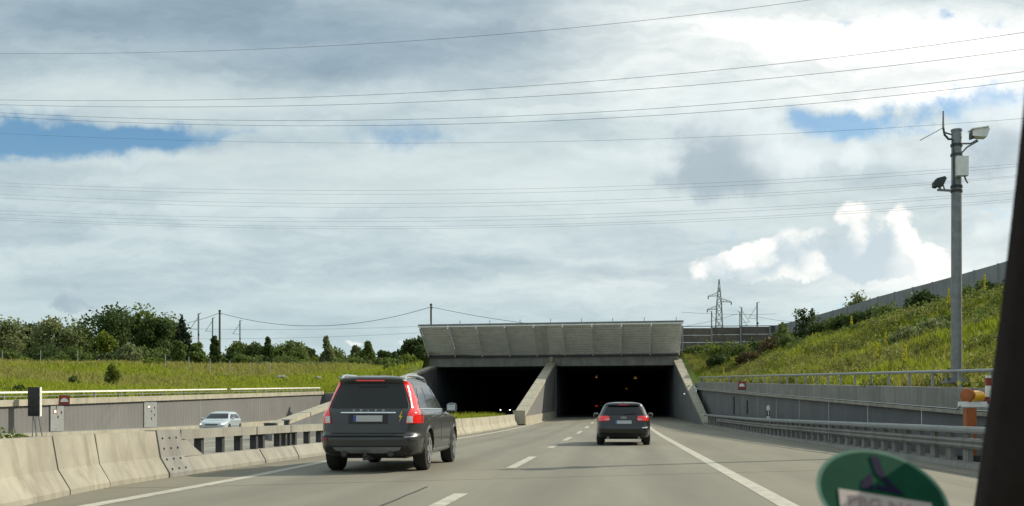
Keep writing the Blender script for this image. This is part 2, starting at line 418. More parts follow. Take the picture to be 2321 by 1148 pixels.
def emb(y, t):
    a, b = emb_lo(y), emb_hi(y); p = a.lerp(b, t)
    p.z += .35 * math.sin(y * .31 + t * 5) * math.sin(t * math.pi) + .5 * math.sin(t * math.pi) * math.sin(y * .11 + 1)
    return p

# ------------------------------------------------------------------ ground, road, markings
def build_ground():
    V = []; Fc = []
    def add(xs, ys):
        b = sum(len(v) for v in V)
        Xg, Yg = np.meshgrid(xs, ys); Z = T_left(Xg, Yg)
        V.append(np.stack([Xg, Yg, Z], -1).reshape(-1, 3)); nx, ny = len(xs), len(ys)
        i, j = np.meshgrid(np.arange(nx - 1), np.arange(ny - 1)); a = b + j * nx + i
        Fc.append(np.stack([a, a + 1, a + nx + 1, a + nx], -1).reshape(-1, 4))
    xa = np.concatenate([np.linspace(-3000, -420, 12), np.linspace(-400, -130, 22), np.linspace(-125, XLW - .28, 50)])
    ya = np.concatenate([np.linspace(-300, -20, 12), np.linspace(-10, 93.2, 52)])
    add(xa, ya)
    xb = np.concatenate([xa, np.linspace(-28, 30, 50), np.linspace(34, 400, 40), np.linspace(450, 3000, 10)])
    yb = np.concatenate([np.linspace(93.2, 180, 50), np.linspace(190, 500, 32), np.linspace(540, 9000, 24)])
    add(xb, yb)
    o = link('ground', raw_mesh('ground', np.concatenate(V), np.concatenate(Fc), TURF)); o['kind'] = 'structure'
    # strip beyond the noise wall on the right
    m = MB(); ys = list(np.linspace(-300, 0, 4))[:-1] + list(np.linspace(0, 95, 30))
    m.grid([[emb_hi(max(y, 0)) + Vector((0, min(y, 0), -.05)), Vector((60, y, 8.2)), Vector((3000, y, 9))] for y in ys]); struct('plateau', m, TURF)
    m = MB(); ys = np.linspace(0, 96, 97)
    m.grid([[emb(y, t) for t in np.linspace(0, 1, 26)] for y in ys]); struct('embankment', m, TURF, True)
build_ground()

def build_road():
    base = MB(); ys = np.linspace(-30, 96, 64)
    base.grid([[(XL(y) - .4, y, zr(y) - .06), (XW(y) + .1, y, zr(y) - .06)] for y in ys])
    road = struct('road', base, TAR)
    joints = [-28, -20, -13, -6, 1, 8, 15.6, 23, 30.5, 38, 45.5, 53, 60.5, 68, 75.5, 83, 92.5]
    skew = lambda x: .40 * (x + 2)
    edges = [lambda y: XL(y) - .25, lambda y: -6.22, lambda y: -2.06, lambda y: 1.97, lambda y: min(5.0, XR(y) - .35), lambda y: XW(y) - .02]
    for j in range(len(joints) - 1):
        for e in range(5):
            g0 = .02 if joints[j] == 15.6 else .004; g1 = .02 if joints[j + 1] == 15.6 else .004
            m = MB(); P = []
            for t in np.linspace(0, 1, 5):
                row = []
                for k in (0, 1):
                    yy = joints[j] + g0 + (joints[j + 1] - joints[j] - g0 - g1) * t
                    x = edges[e + k](yy); x += .004 if k == 0 else -.004
                    y = yy + skew(max(min(x, 5), -7)) * (1 if joints[j + 1] < 92 else (1 - t)) ; row.append(Vector((x, y, zr(y))))
                P.append(row)
            m.grid(P)
            n = len(m.v); m.v += [(a, b, c - .05) for a, b, c in m.v[:n]]
            nb = 10
            for q in range(4):
                m.f.append((q * 2, q * 2 + 2, n + q * 2 + 2, n + q * 2)); m.f.append((q * 2 + 1, n + q * 2 + 1, n + q * 2 + 3, q * 2 + 3))
            m.f.append((0, n, n + 1, 1)); m.f.append((8, 9, n + 9, n + 8))
            part('slab', m, ROADM if e in (1, 2) else SHOULD, road)
    def strip(name, xf, y0, y1, w, mat=PAINT, dz=.004, n=None):
        m = MB(); n = n or max(2, int((y1 - y0) / 2))
        m.grid([[(xf(y) - w / 2, y, zr(y) + dz), (xf(y) + w / 2, y, zr(y) + dz)] for y in np.linspace(y0, y1, n)]); return part(name, m, mat, road)
    lx = lambda y: lerp([(3, -5.9), (11, -6.06), (16, -6.12), (20, -6.35), (39, -6.55), (64, -6.35), (92, -6.05)], y)
    strip('edge_line', lx, -6, 92, .22); strip('edge_line', lambda y: 1.93, -6, 92, .24)
    y = 11.8 - 12.6
    for a, b in ((-7, -3), (2.5, 6.6), (10.3, 12.75), (18.6, 23.4), (29, 32.0), (36.5, 41.5), (48, 53), (60, 65), (72, 77), (84, 89)):
        strip('lane_dash', lambda y: -2.08 + .0 * y, a, b, .19)
    # tar-sealed crack in the passing lane
    m = MB(); pts = [W(868, 1146, 1), W(905, 1131, 1), W(930, 1119, 1), W(965, 1105, 1)]
    pp = []
    for x, yv in ((862, 1148), (900, 1133), (922, 1123), (941, 1116), (968, 1104)):
        Y = H * F / (yv - CY); pp.append(Vector(((x - CX) * Y / F, Y, .005)))
    m.grid([[p + Vector((-.018, 0, 0)), p + Vector((.018, 0, 0))] for p in pp]); part('tar_seam', m, TAR, road)
    strip('shoulder_seam', lambda y: XR(y) - .9, 5, 66, .03, TAR)
    # far carriageway and the strips beside it
    m = MB(); ys = np.linspace(-30, 96, 64)
    m.grid([[(XLW + .05, y, ZO + zr(y)), (-20, y, ZO + zr(y)), (-8.05 - (XL(y) + 7.4) * -1, y, ZO + zr(y))] for y in ys])
    far = struct('far_road', m, ROAD2)
    for xx in (-9.2, -12.9, -16.6, -20.4):
        m = MB(); m.grid([[(xx - .1, y, ZO + zr(y) + .004), (xx + .1, y, ZO + zr(y) + .004)] for y in np.linspace(-10, 90, 50)])
        part('edge_line', m, PAINT, far)
    # median kerb strip: soil bank near the camera and by the tunnel
    m = MB(); P = []
    for y in np.linspace(-20, 92, 113):
        h = np.interp(y, [-20, 13.5, 16, 36, 42, 66, 74, 92], [.12, .12, -.24, -.24, .5, .55, .3, .0])
        x0 = XL(y) - .45; P.append([(x0, y, ZO - .05), (x0 - .02, y, h - .06), (x0 - .8, y, h), (x0 - 1.6, y, h * .8 - .05), (x0 - 2.4, y, ZO - .03)])
    m.grid(P); struct('median_strip', m, SOIL)
build_road()

# ------------------------------------------------------------------ median barrier: precast units
NJ = [(.30, 0), (.30, .07), (.155, .33), (.085, .76), (-.085, .76), (-.155, .33), (-.30, .07), (-.30, 0)]
def bpath(y0, y1, n=4): return [Vector((XL(y) - .30, y, zr(y))) for y in np.linspace(y0, y1, n)]
def build_barriers():
    solids = [(2.0, 5.6), (5.645, 9.2), (9.245, 12.48), (12.53, 13.86), (13.91, 15.88)]
    labs = [None, 'concrete barrier block at the bottom left corner, running out of the picture', 'long pale concrete barrier block nearest the camera, with a small dark scuff mark', 'shortest solid concrete barrier block, between two dark open joints', 'solid concrete barrier block butted against the bolted steel plate']
    for (a, b), lb in zip(solids, labs):
        if lb is None: continue
        m = MB().sweep(NJ, bpath(a, b, 5))
        tag(part('concrete_barrier', m, CONC, None), lb, 'barrier', 'solid concrete barrier blocks along the median')
    # bolted steel transition
    r = root('barrier_transition_plate', (XL(16.3) - .3, 16.3, 0), 'grey steel transition piece with rows of bolts between solid and open barrier', 'barrier')
    pr = [(x * 1.03 + (.012 if x > 0 else -.012), z if z < .7 else .772) for x, z in NJ]
    part('plate', MB().sweep(pr, bpath(15.905, 16.75, 3)), STEEL_D if False else CONC2, r)
    for k, z in enumerate((.13, .29, .47, .64)):
        for y in (16.05, 16.3, 16.55):
            xo = np.interp(z, [.07, .33, .76], [.30, .155, .085]) * 1.03 + .012
            part('bolt', MB().lathe([(.018, -.01), (.018, .014), (.008, .02)], (XL(y) - .3 + xo, y, z), 'x', 8), DARKMET, r)
    # open units: low base, posts, top rail
    base = [(.30, 0), (.30, .07), (.17, .30), (-.17, .30), (-.30, .07), (-.30, 0)]
    rail = [(.12, .605), (.12, .77), (-.12, .77), (-.12, .605)]
    units = [(16.76, 20.27), (20.33, 22.37), (22.43, 25.37), (25.43, 28.37)]
    ul = ['open concrete barrier unit beginning at the bolted steel plate, with three clear openings', 'short open concrete barrier unit, second after the steel plate', 'open concrete barrier unit just left of the dark estate car', 'open concrete barrier unit behind the tail of the dark estate car']
    for i, ((a, b), lb) in enumerate(zip(units, ul)):
        r = root('open_barrier', (XL(a) - .3, a, 0), lb, 'barrier', 'open concrete barrier units along the median')
        part('base', MB().sweep(base, bpath(a, b)), CONC_G, r); part('rail', MB().sweep(rail, bpath(a, b)), CONC_G, r)
        n = int(round((b - a) / .95)); ys = [a + (b - a) * (k + .5) / n for k in range(n)]
        if i == 0:
            ys = [17.75, 18.7, 19.6]
            m = MB(); x = XL(16.8) - .3
            m.v = [(x + s * w, y, z) for s in (-1, 1) for y, z, w in ((16.765, .31, .165), (16.765, .604, .1), (17.55, .302, .165), (16.95, .604, .1))]
            m.f = [(0, 1, 3, 2), (4, 6, 7, 5), (0, 4, 5, 1), (1, 5, 7, 3), (3, 7, 6, 2), (2, 6, 4, 0)]
            part('end_block', m, CONC_G, r)
        for y in ys + [a + .12, b - .12] * (i > 0):
            part('post', MB().box((XL(y) - .3, y, .452), (.13, .12, .31)), DARKMET, r)  # concrete posts given a dark colour that stands in for their shade
    y = 28.42; k = 0
    while y < 66.5:
        m = MB().sweep(NJ, bpath(y, min(y + 3.0, 67.6) - .07, 3))
        vis = y > 42.5
        k += vis
        lb = (f'{ORD[k - 1]} solid concrete barrier block beyond the dark estate car, towards the tunnel' if vis else 'solid concrete barrier block wholly hidden behind the dark estate car')
        tag(part('concrete_barrier', m, CONC_PALE, None), lb, 'barrier', 'solid concrete barrier blocks along the median')
        y += 3.0
build_barriers()

# ------------------------------------------------------------------ left retaining wall with railing
def split_path(xf, zf, a, b, n=3): return [Vector((xf(y), y, zf(y))) for y in np.linspace(a, b, n)]
def build_left_wall():
    r = root('retaining_wall', (XLW, 45, ZO), 'long grey clad retaining wall across the far carriageway, below the meadow', 'wall')
    y = 18.0
    zb = lambda yy: ZO + zr(yy)
    while y < 92:
        e = min(y + 4.8, 93)
        part('parapet', MB().sweep([(.20, -.30), (.20, 0), (-.25, 0), (-.25, -.30)], split_path(lambda q: XLW, ZPL, y, e - .02)), CONC_PALE, r)
        # ribbed cladding bay
        m = MB(); n = int((e - y) / .10); pts = []
        for k in range(n + 1):
            q = y + (e - y - .015) * k / n; x = XLW + (.05 if (k // 2) % 2 else .035)
            pts.append([(x, q, zb(q) + .44), (x, q, ZPL(q) - .301)])
        m.grid(pts); m2 = len(m.v)
        part('cladding_panel', m, CLAD, r)
        y = e
    y = 18.0
    while y < 92:
        e = min(y + 6.0, 93)
        part('plinth', MB().sweep([(.18, 0), (.18, .44), (-.15, .44), (-.15, 0)], [Vector((XLW, q, zb(q) - .02)) for q in np.linspace(y, e - .025, 3)]), CONC_PALE, r)
        y = e
    # service panels
    for x0, x1, y in ((110, 140, 0), (323, 352, 1)):
        Ya = -XLW * F / (CX - x0); Yb = -XLW * F / (CX - x1)
        d = part('service_panel', MB().box((XLW + .075, (Ya + Yb) / 2, (zb(Ya) + .45 + ZPL(Ya) - .33) / 2 + .02), (.06, Yb - Ya, ZPL(Ya) - .33 - zb(Ya) - .45)), STEEL, r)
        d['label'] = 'pale steel service door in the wall'
        zt = ZPL(Ya) - .33
        sub('notice', MB().box((XLW + .112, Ya + (Yb - Ya) * .35, zt - .3), (.01, .28, .16)), WHITE, d)
        sub('notice_frame', MB().box((XLW + .108, Ya + (Yb - Ya) * .35, zt - .3), (.008, .34, .22)), RED, d)
        for k in range(4 if y else 2):
            sub('lock', MB().box((XLW + .115, Ya + (Yb - Ya) * (.8 if k % 2 == 0 else .55), zt - .35 - .22 * k), (.03, .06, .12)), DARKMET, d)
    bk = MB(); bk.grid([[(x, 93.0, ZO), (x, 93.0, float(T_left(x, 93.2)) - .02 if x < -18.7 else 5.0)] for x in np.linspace(XLW, -18.3, 8)])
    part('end_face', bk, CLAD, r)
    # railing: two runs with a gap near the far end
    rr = root('parapet_railing', (XLW - .05, 45, ZPL(45)), 'low white handrail along the parapet under the green meadow', 'railing')
    for a, b in ((18, 70.5), (71.3, 92.5)):
        part('top_rail', MB().sweep([(.045, .30), (.045, .39), (-.045, .39), (-.045, .30)], [Vector((XLW - .05, q, ZPL(q))) for q in np.linspace(a, b, 8)]), STEEL_W, rr)
        part('lower_rail', MB().sweep([(.02, .13), (.02, .17), (-.02, .17), (-.02, .13)], [Vector((XLW - .05, q, ZPL(q))) for q in np.linspace(a, b, 8)]), STEEL_D, rr)
    for q in np.arange(19, 92, 2.6): part('post', MB().box((XLW - .05, q, ZPL(q) + .15), (.06, .06, .32)), STEEL_D, rr)
build_left_wall()

# ------------------------------------------------------------------ right retaining wall, railing, guard rail
def build_right_wall():
    r = root('retaining_wall', (XW(40), 40, 0), 'shaded grey retaining wall under the grassy embankment, beside the guard rail', 'wall')
    y = 6.0
    while y < 80.5:
        e = min(y + 5.0, 80.9)
        pr = [(-.12, -.50), (-.12, 0), (.45, 0), (.45, -.50)]
        part('parapet', MB().sweep(pr, split_path(XW, ZP, y, e - .02)), CONC2, r)
        part('ledge', MB().sweep([(-.16, -.62), (-.16, -.53), (.2, -.53), (.2, -.62)], split_path(XW, ZP, y, e - .02)), CONC, r)
        m = MB(); m.grid([[(XW(q), q, zr(q) - .03), (XW(q), q, ZP(q) - .621)] for q in np.linspace(y, e - .012, 5)])
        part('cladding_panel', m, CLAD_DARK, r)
        y = e
    for x, yt, yb in ((1664, 900, 938), (1694, 908, 938)):
        t = (x - CX) / F; Y = 60
        for _ in range(12): Y = XW(Y) / t
        part('slot_dark_box', MB().box((XW(Y) - .02, Y, H + (CY - (yt + yb) / 2) * Y / F), (.05, .55, (yb - yt) * Y / F)), DARKMET, r)  # solid dark boxes stand in for two recessed slots
    rr = root('parapet_railing', (XW(40), 40, ZP(40)), 'grey steel handrail on the parapet below the embankment grass', 'railing')
    part('top_rail', MB().tube([(XW(q) + .12, q, ZP(q) + .40) for q in np.linspace(6, 80, 24)], .042, 8), STEEL, rr, True)
    for q in np.arange(7, 80, 1.85): part('post', MB().box((XW(q) + .12, q, ZP(q) + .18), (.06, .10, .40)), STEEL, rr)
    g = root('guard_rail', (XR(40), 40, 0), 'long steel and concrete guard rail with many short posts along the shoulder', 'guard rail')
    part('top_rail', MB().sweep([(-.10, .66), (-.12, .70), (-.12, .75), (-.10, .79), (.06, .79), (.06, .66)], [Vector((XR(q), q, zr(q))) for q in np.linspace(4, 67.5, 26)]), STEEL, g)
    part('lower_beam', MB().sweep([(-.06, .36), (-.10, .41), (-.06, .46), (-.10, .51), (-.06, .56), (.04, .56), (.04, .36)], [Vector((XR(q), q, zr(q))) for q in np.linspace(4, 62.0, 26)]), CONC2, g)
    part('kerb', MB().sweep([(-.20, 0), (-.17, .09), (.2, .09), (.2, 0)], [Vector((XR(q), q, zr(q))) for q in np.linspace(4, 67.5, 26)]), CONC2, g)
    for q in np.arange(4.5, 67, .98): part('post', MB().box((XR(q) + .05, q, zr(q) + .37), (.10, .30, .66)), CONC2, g)
    # delineator
    Y = 44.5; d = root('delineator_post', (XR(Y) + .22, Y, 0), 'white delineator post with black band behind the guard rail', 'post')
    x = XR(Y) + .2
    part('post', MB().prism([(-.07, 0), (.07, 0), (.07, 1.30), (.02, 1.40), (-.07, 1.34)], .10, Matrix.Translation((x, Y, 0)) @ Matrix.Rotation(math.radians(90), 4, 'X')), WHITE, d)
    part('band', MB().box((x, Y, 1.02), (.146, .106, .26)), BLACKB, d)
    part('reflector', MB().box((x, Y - .056, 1.02), (.05, .01, .18)), WHITE, d)
build_right_wall()

r_ = root('junction_box', (-17.45, 48.6, ZO), 'small dark equipment box at the foot of the sloping far-tube wall', 'box')
part('housing', MB().box((-17.45, 48.6, .30), (.55, .35, .42)), DARKMET, r_); part('lid', MB().box((-17.45, 48.6, .53), (.62, .42, .04)), STEEL_D, r_); part('stand', MB().box((-17.45, 48.6, -.13), (.2, .2, .46)), STEEL_D, r_)
r_ = root('capped_post', (-17.1, 49.9, ZO), 'short dark capped post beside the equipment box', 'post')
part('shaft', MB().box((-17.1, 49.9, .14), (.22, .2, 1.0)), DARKMET, r_); part('cap', MB().box((-17.1, 49.9, .67), (.42, .3, .06)), STEEL_D, r_)

# small red boards with a pale half disc, one on each parapet
def dome_sign(c, sz, yaw, label):
    r = root('hydrant_sign', c, label, 'sign', world=False, rz=yaw)
    part('board', MB().box((0, 0, sz / 2), (sz, .04, sz)), RED, r)
    poly = [(math.cos(t) * sz * .36, math.sin(t) * sz * .42) for t in np.linspace(0, math.pi, 13)]
    part('half_disc', MB().prism(poly, .03, Matrix.Translation((0, -.03, sz * .30)) @ Matrix.Rotation(math.radians(90), 4, 'X')), WHITE, r)
    part('frame', MB().box((0, .003, -.03), (sz * 1.05, .03, .06)), DARKMET, r)
Y = -XLW * F / (CX - 128); dome_sign((XLW + .40, Y, H + (CY - 918) * Y / F), .48, math.radians(25), 'red square board with pale half disc on the wall left of the white car')
Y = 54.0; dome_sign((XW(Y) - .36, Y, H + (CY - 882) * Y / F), .42, math.radians(-8), 'red square board with pale half disc on the parapet below the embankment')

# ------------------------------------------------------------------ tunnel portal
def build_portal():
    r = root('tunnel_portal', (-6.5, 92, 0), 'twin tunnel mouth with slanted grey visor panels over two dark openings', 'tunnel')
    L, R = -18.4, 5.5
    def pt(x, dy, z): return Vector((x, YP(x) + dy, z))
    xs = np.linspace(L, R, 10)
    def beam(name, d0, d1, z0, z1, mat, l=L, rr=R, par=r):
        m = MB(); m.v = [tuple(pt(x, d, z)) for x in (l, rr) for d in (d0, d1) for z in (z0, z1)]
        m.f = [(0, 1, 3, 2), (4, 6, 7, 5), (0, 4, 5, 1), (2, 3, 7, 6), (1, 5, 7, 3), (0, 2, 6, 4)]; return part(name, m, mat, par)
    beam('fascia_beam', 0, 1.2, 5.45, 6.75, CONC2)
    beam('roof_slab', 1.2, 3.0, 6.7, 7.2, CONC2, L, R)
    z0, z1, d0, d1 = 6.62, 8.95, -.25, -4.55
    for k in range(9):
        a, b = xs[k] + .05, xs[k + 1] - .05; m = MB(); n = 24; P = []
        for i in range(n + 1):
            t = i / n; dz = (.03 if i % 2 else -.03)
            P.append([pt(a, d0 + (d1 - d0) * t, z0 + (z1 - z0) * t + dz), pt(b, d0 + (d1 - d0) * t, z0 + (z1 - z0) * t + dz)])
        m.grid(P); nv = len(m.v); m.v += [(x, y + .07, z + .13) for x, y, z in m.v]
        m.f += [tuple(i + nv for i in reversed(f)) for f in m.f]
        for i in range(n):
            m.f.append((2 * i, nv + 2 * i, nv + 2 * i + 2, 2 * i + 2)); m.f.append((2 * i + 1, 2 * i + 3, nv + 2 * i + 3, nv + 2 * i + 1))
        m.f.append((0, 1, nv + 1, nv)); m.f.append((2 * n, nv + 2 * n, nv + 2 * n + 1, 2 * n + 1))
        part('visor_panel', m, VISOR, r)
    for x in xs: part('visor_rib', MB().bar(pt(x, d0 - .1, z0 - .14), pt(x, d1 - .1, z1 - .12), .08, .30), STEEL_W, r)
    part('visor_band_plate', MB().bar(pt(-6.9, d0 + .02, z0 - .04), pt(-6.9, d1 * .99, z1 - .05), .55, .07), pm('visor_band_tone', (.62, .615, .58), .6, .1, 2), r)  # slightly darker band running up the visor above the column
    a, b = pt(L - .15, d1 - .02, z1 - .02), pt(R + .15, d1 - .02, z1 - .02)
    part('edge_flashing', MB().bar(a, b, .16, .12), STEEL_W, r)
    part('cap_rail', MB().bar(a + Vector((0, .05, .16)), b + Vector((0, .05, .16)), .3, .12), STEEL_D, r)
    for x in np.linspace(L + 1, R - .5, 9): part('cap_post', MB().box(pt(x, d1 + .05, z1 + .36), (.05, .05, .34)), STEEL_D, r)
    part('bearing_strip', MB().bar(pt(L, d0 + .1, z0 - .22), pt(R, d0 + .1, z0 - .22), .3, .16), DARKMET, r)
    # tubes
    for nm, xa, xb in (('left', -17.7, -6.55), ('right', -5.95, 5.06)):
        m = MB(); y0 = 91.2; y1 = 300
        P = [[(xa, YP(xa) + .02, .0), (xa, YP(xa) + .02, 5.44), (xb, YP(xb) + .02, 5.44), (xb, YP(xb) + .02, .0)]]
        P.append([(xa, y1, 2.5), (xa, y1, 8.0), (xb, y1, 8.0), (xb, y1, 2.5)])
        m.grid(P); m.f.append((4, 5, 6, 7)); part('tunnel_lining', m, TUNNEL, r)  # tube closed by an added end face so it stays dark
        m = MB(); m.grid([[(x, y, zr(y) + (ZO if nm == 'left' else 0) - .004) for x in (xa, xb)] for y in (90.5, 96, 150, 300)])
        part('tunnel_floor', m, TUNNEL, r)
    part('column', MB().box((-6.25, YP(-6.2) + .32, 3.0), (.6, .6, 5.6)), CONC2, r)
    part('column_cap', MB().box((-6.45, YP(-6.4) - .12, 6.05), (.34, .24, .9)), CONC_PALE, r)
    # wing walls, each its own wall
    def wing(x0n, x1n, yn, zn, x0f, x1f, yf, zf, label, face, cope):
        w = root('wing_wall', ((x0n + x1n) / 2, yn, 0), label, 'wall')
        def sec(t, dz0, dz1, o=0.0):
            y = yn + (yf - yn) * t; z = zn + (zf - zn) * t; a = x0n + (x0f - x0n) * t; b = x1n + (x1f - x1n) * t
            return [(a - o, y, dz0 if dz0 is not None else zr(y) - .4), (b + o, y, dz0 if dz0 is not None else zr(y) - .4), (b + o, y, z + dz1), (a - o, y, z + dz1)]
        m = MB(); S = [sec(t, None, -.22) for t in np.linspace(0, 1, 9)]
        for i, s in enumerate(S):
            b = m.addv(s)
            if i:
                for q in range(4): m.f.append((b - 4 + q, b - 4 + (q + 1) % 4, b + (q + 1) % 4, b + q))
        m.f.append((0, 3, 2, 1)); m.f.append((b, b + 1, b + 2, b + 3)); part('wall_face', m, face, w)
        n = 8
        for i in range(n):
            m = MB()
            for t in (i / n + .002, (i + 1) / n - .002):
                y = yn + (yf - yn) * t; z = zn + (zf - zn) * t; a = x0n + (x0f - x0n) * t - .04; c = x1n + (x1f - x1n) * t + .04
                b = m.addv([(a, y, z - .218), (c, y, z - .218), (c, y, z), (a, y, z)])
            m.f = [(0, 1, 2, 3), (7, 6, 5, 4)] + [(q, 4 + q, 4 + (q + 1) % 4, (q + 1) % 4) for q in range(4)]
            part('coping', m, cope, w)
        return w
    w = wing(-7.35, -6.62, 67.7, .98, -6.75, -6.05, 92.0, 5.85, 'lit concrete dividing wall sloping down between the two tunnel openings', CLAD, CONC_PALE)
    part('plinth', MB().sweep([(-.05, 0), (.08, 0), (.08, .62), (-.05, .62)], [Vector((np.interp(q, [67.7, 91.6], [-6.62, -6.05]), q, zr(q))) for q in np.linspace(68, 91, 6)]), CONC_PALE, w)
    part('end_pier', MB().box((-6.98, 67.65, .72), (.85, .35, .95)), CONC_PALE, w)
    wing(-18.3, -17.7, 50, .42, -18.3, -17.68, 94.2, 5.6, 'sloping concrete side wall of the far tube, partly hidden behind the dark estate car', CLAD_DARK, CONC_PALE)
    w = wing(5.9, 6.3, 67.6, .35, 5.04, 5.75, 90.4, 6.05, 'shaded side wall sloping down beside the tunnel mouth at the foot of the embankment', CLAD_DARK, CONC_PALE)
    part('wall_lamp', MB().box((5.35, 80, H + (CY - 893) * 80 / F), (.10, .12, .10)), pm('lamp_glow', (.8, .8, .75), .4, .05, 5, emit=(1, .95, .85), estr=.6), w)
    # a few weak tunnel lamps
    amb = pm('amber_tunnel_lamp', (.6, .35, .1), .4, .05, 5, emit=(1, .5, .12), estr=.16)
    for i, (x, y, Y, s) in enumerate(((1352, 856, 125, .3), (1440, 858, 112, .35), (1420, 882, 190, .35))):
        p = W(x, y, Y); lab = f'weak amber lamp under the tunnel ceiling, {ORD[i]} of three going in'
        o = part('tunnel_lamp', MB().box(p, (s * 1.1, s, .08)).box(p + Vector((0, 0, .14)), (.08, .08, .16)), amb, None); tag(o, lab, 'lamp', 'lamps inside the tunnel')
build_portal()

# ------------------------------------------------------------------ noise walls on the railway bank
def build_noise_walls():
    r = root('noise_barrier', (-2, 97, 6.7), 'brown noise barrier along the railway behind the tunnel visor', 'noise barrier')
    xs = np.arange(-14, 15.5, 2.9)
    zt = lambda x: np.interp(x, [5, 15], [9.45, 9.7])
    for a in xs:
        b = min(a + 2.9, 15.6); n = 4
        for k in range(n):
            h = (zt(a) - 6.6) / n
            part('panel', MB().box(((a + b) / 2, 96.9 + (.02 if k % 2 else 0), 6.6 + h * (k + .5)), (b - a - .12, .14, h - .03)), NOISEW, r)
        part('post', MB().box((a, 96.85, 8.1), (.16, .24, 3.1)), STEEL_D, r)
    part('cap', MB().bar((-14, 96.9, zt(0) + .02), (15.6, 96.9, zt(15) + .02), .2, .06), STEEL_D, r)
    r = root('noise_barrier', (22, 60, 8.3), 'long grey noise barrier curving along the crest of the embankment', 'noise barrier')
    path = []
    pts = [(15.6, 96.9), (16.6, 94.2), (18, 89), (19.4, 82.5), (20.5, 76), (22, 66.5), (23, 58), (23.8, 48), (24.3, 38), (24.8, 26), (25.2, 12)]
    P = [Vector((x, y, 0)) for x, y in pts]
    # resample by 3 m
    d = [0];
    for i in range(1, len(P)): d.append(d[-1] + (P[i] - P[i - 1]).length)
    s = np.arange(0, d[-1], 3.0)
    X = np.interp(s, d, [p.x for p in P]); Yv = np.interp(s, d, [p.y for p in P])
    zt = np.interp(Yv, [12, 58, 76, 89, 97], [9.9, 10.05, 10.2, 9.95, 9.75])
    for i in range(len(s) - 1):
        a = Vector((X[i], Yv[i], 0)); b = Vector((X[i + 1], Yv[i + 1], 0)); u = (b - a).normalized(); a += u * .08; b -= u * .08
        for k in range(2):
            z0 = 7.0 + (zt[i] - 7.0) * k / 2; z1 = 7.0 + (zt[i] - 7.0) * (k + 1) / 2 - .02
            z1b = 7.0 + (zt[i + 1] - 7.0) * (k + 1) / 2 - .02
            m = MB(); nrm = Vector((-u.y, u.x, 0)) * .07; m.v = [tuple(p + nrm * sgn + Vector((0, 0, z))) for sgn in (-1, 1) for p, z in ((a, z0), (b, z0), (b, z1b), (a, z1))]
            m.f = [(0, 1, 2, 3), (7, 6, 5, 4)] + [(q, 4 + q, 4 + (q + 1) % 4, (q + 1) % 4) for q in range(4)]
            part('panel', m, NOISEG, r)
        part('post', MB().box((X[i], Yv[i], 7.0 + (zt[i] - 7.0) / 2), (.18, .18, zt[i] - 7.0 + .02)), STEEL_D, r)
build_noise_walls()
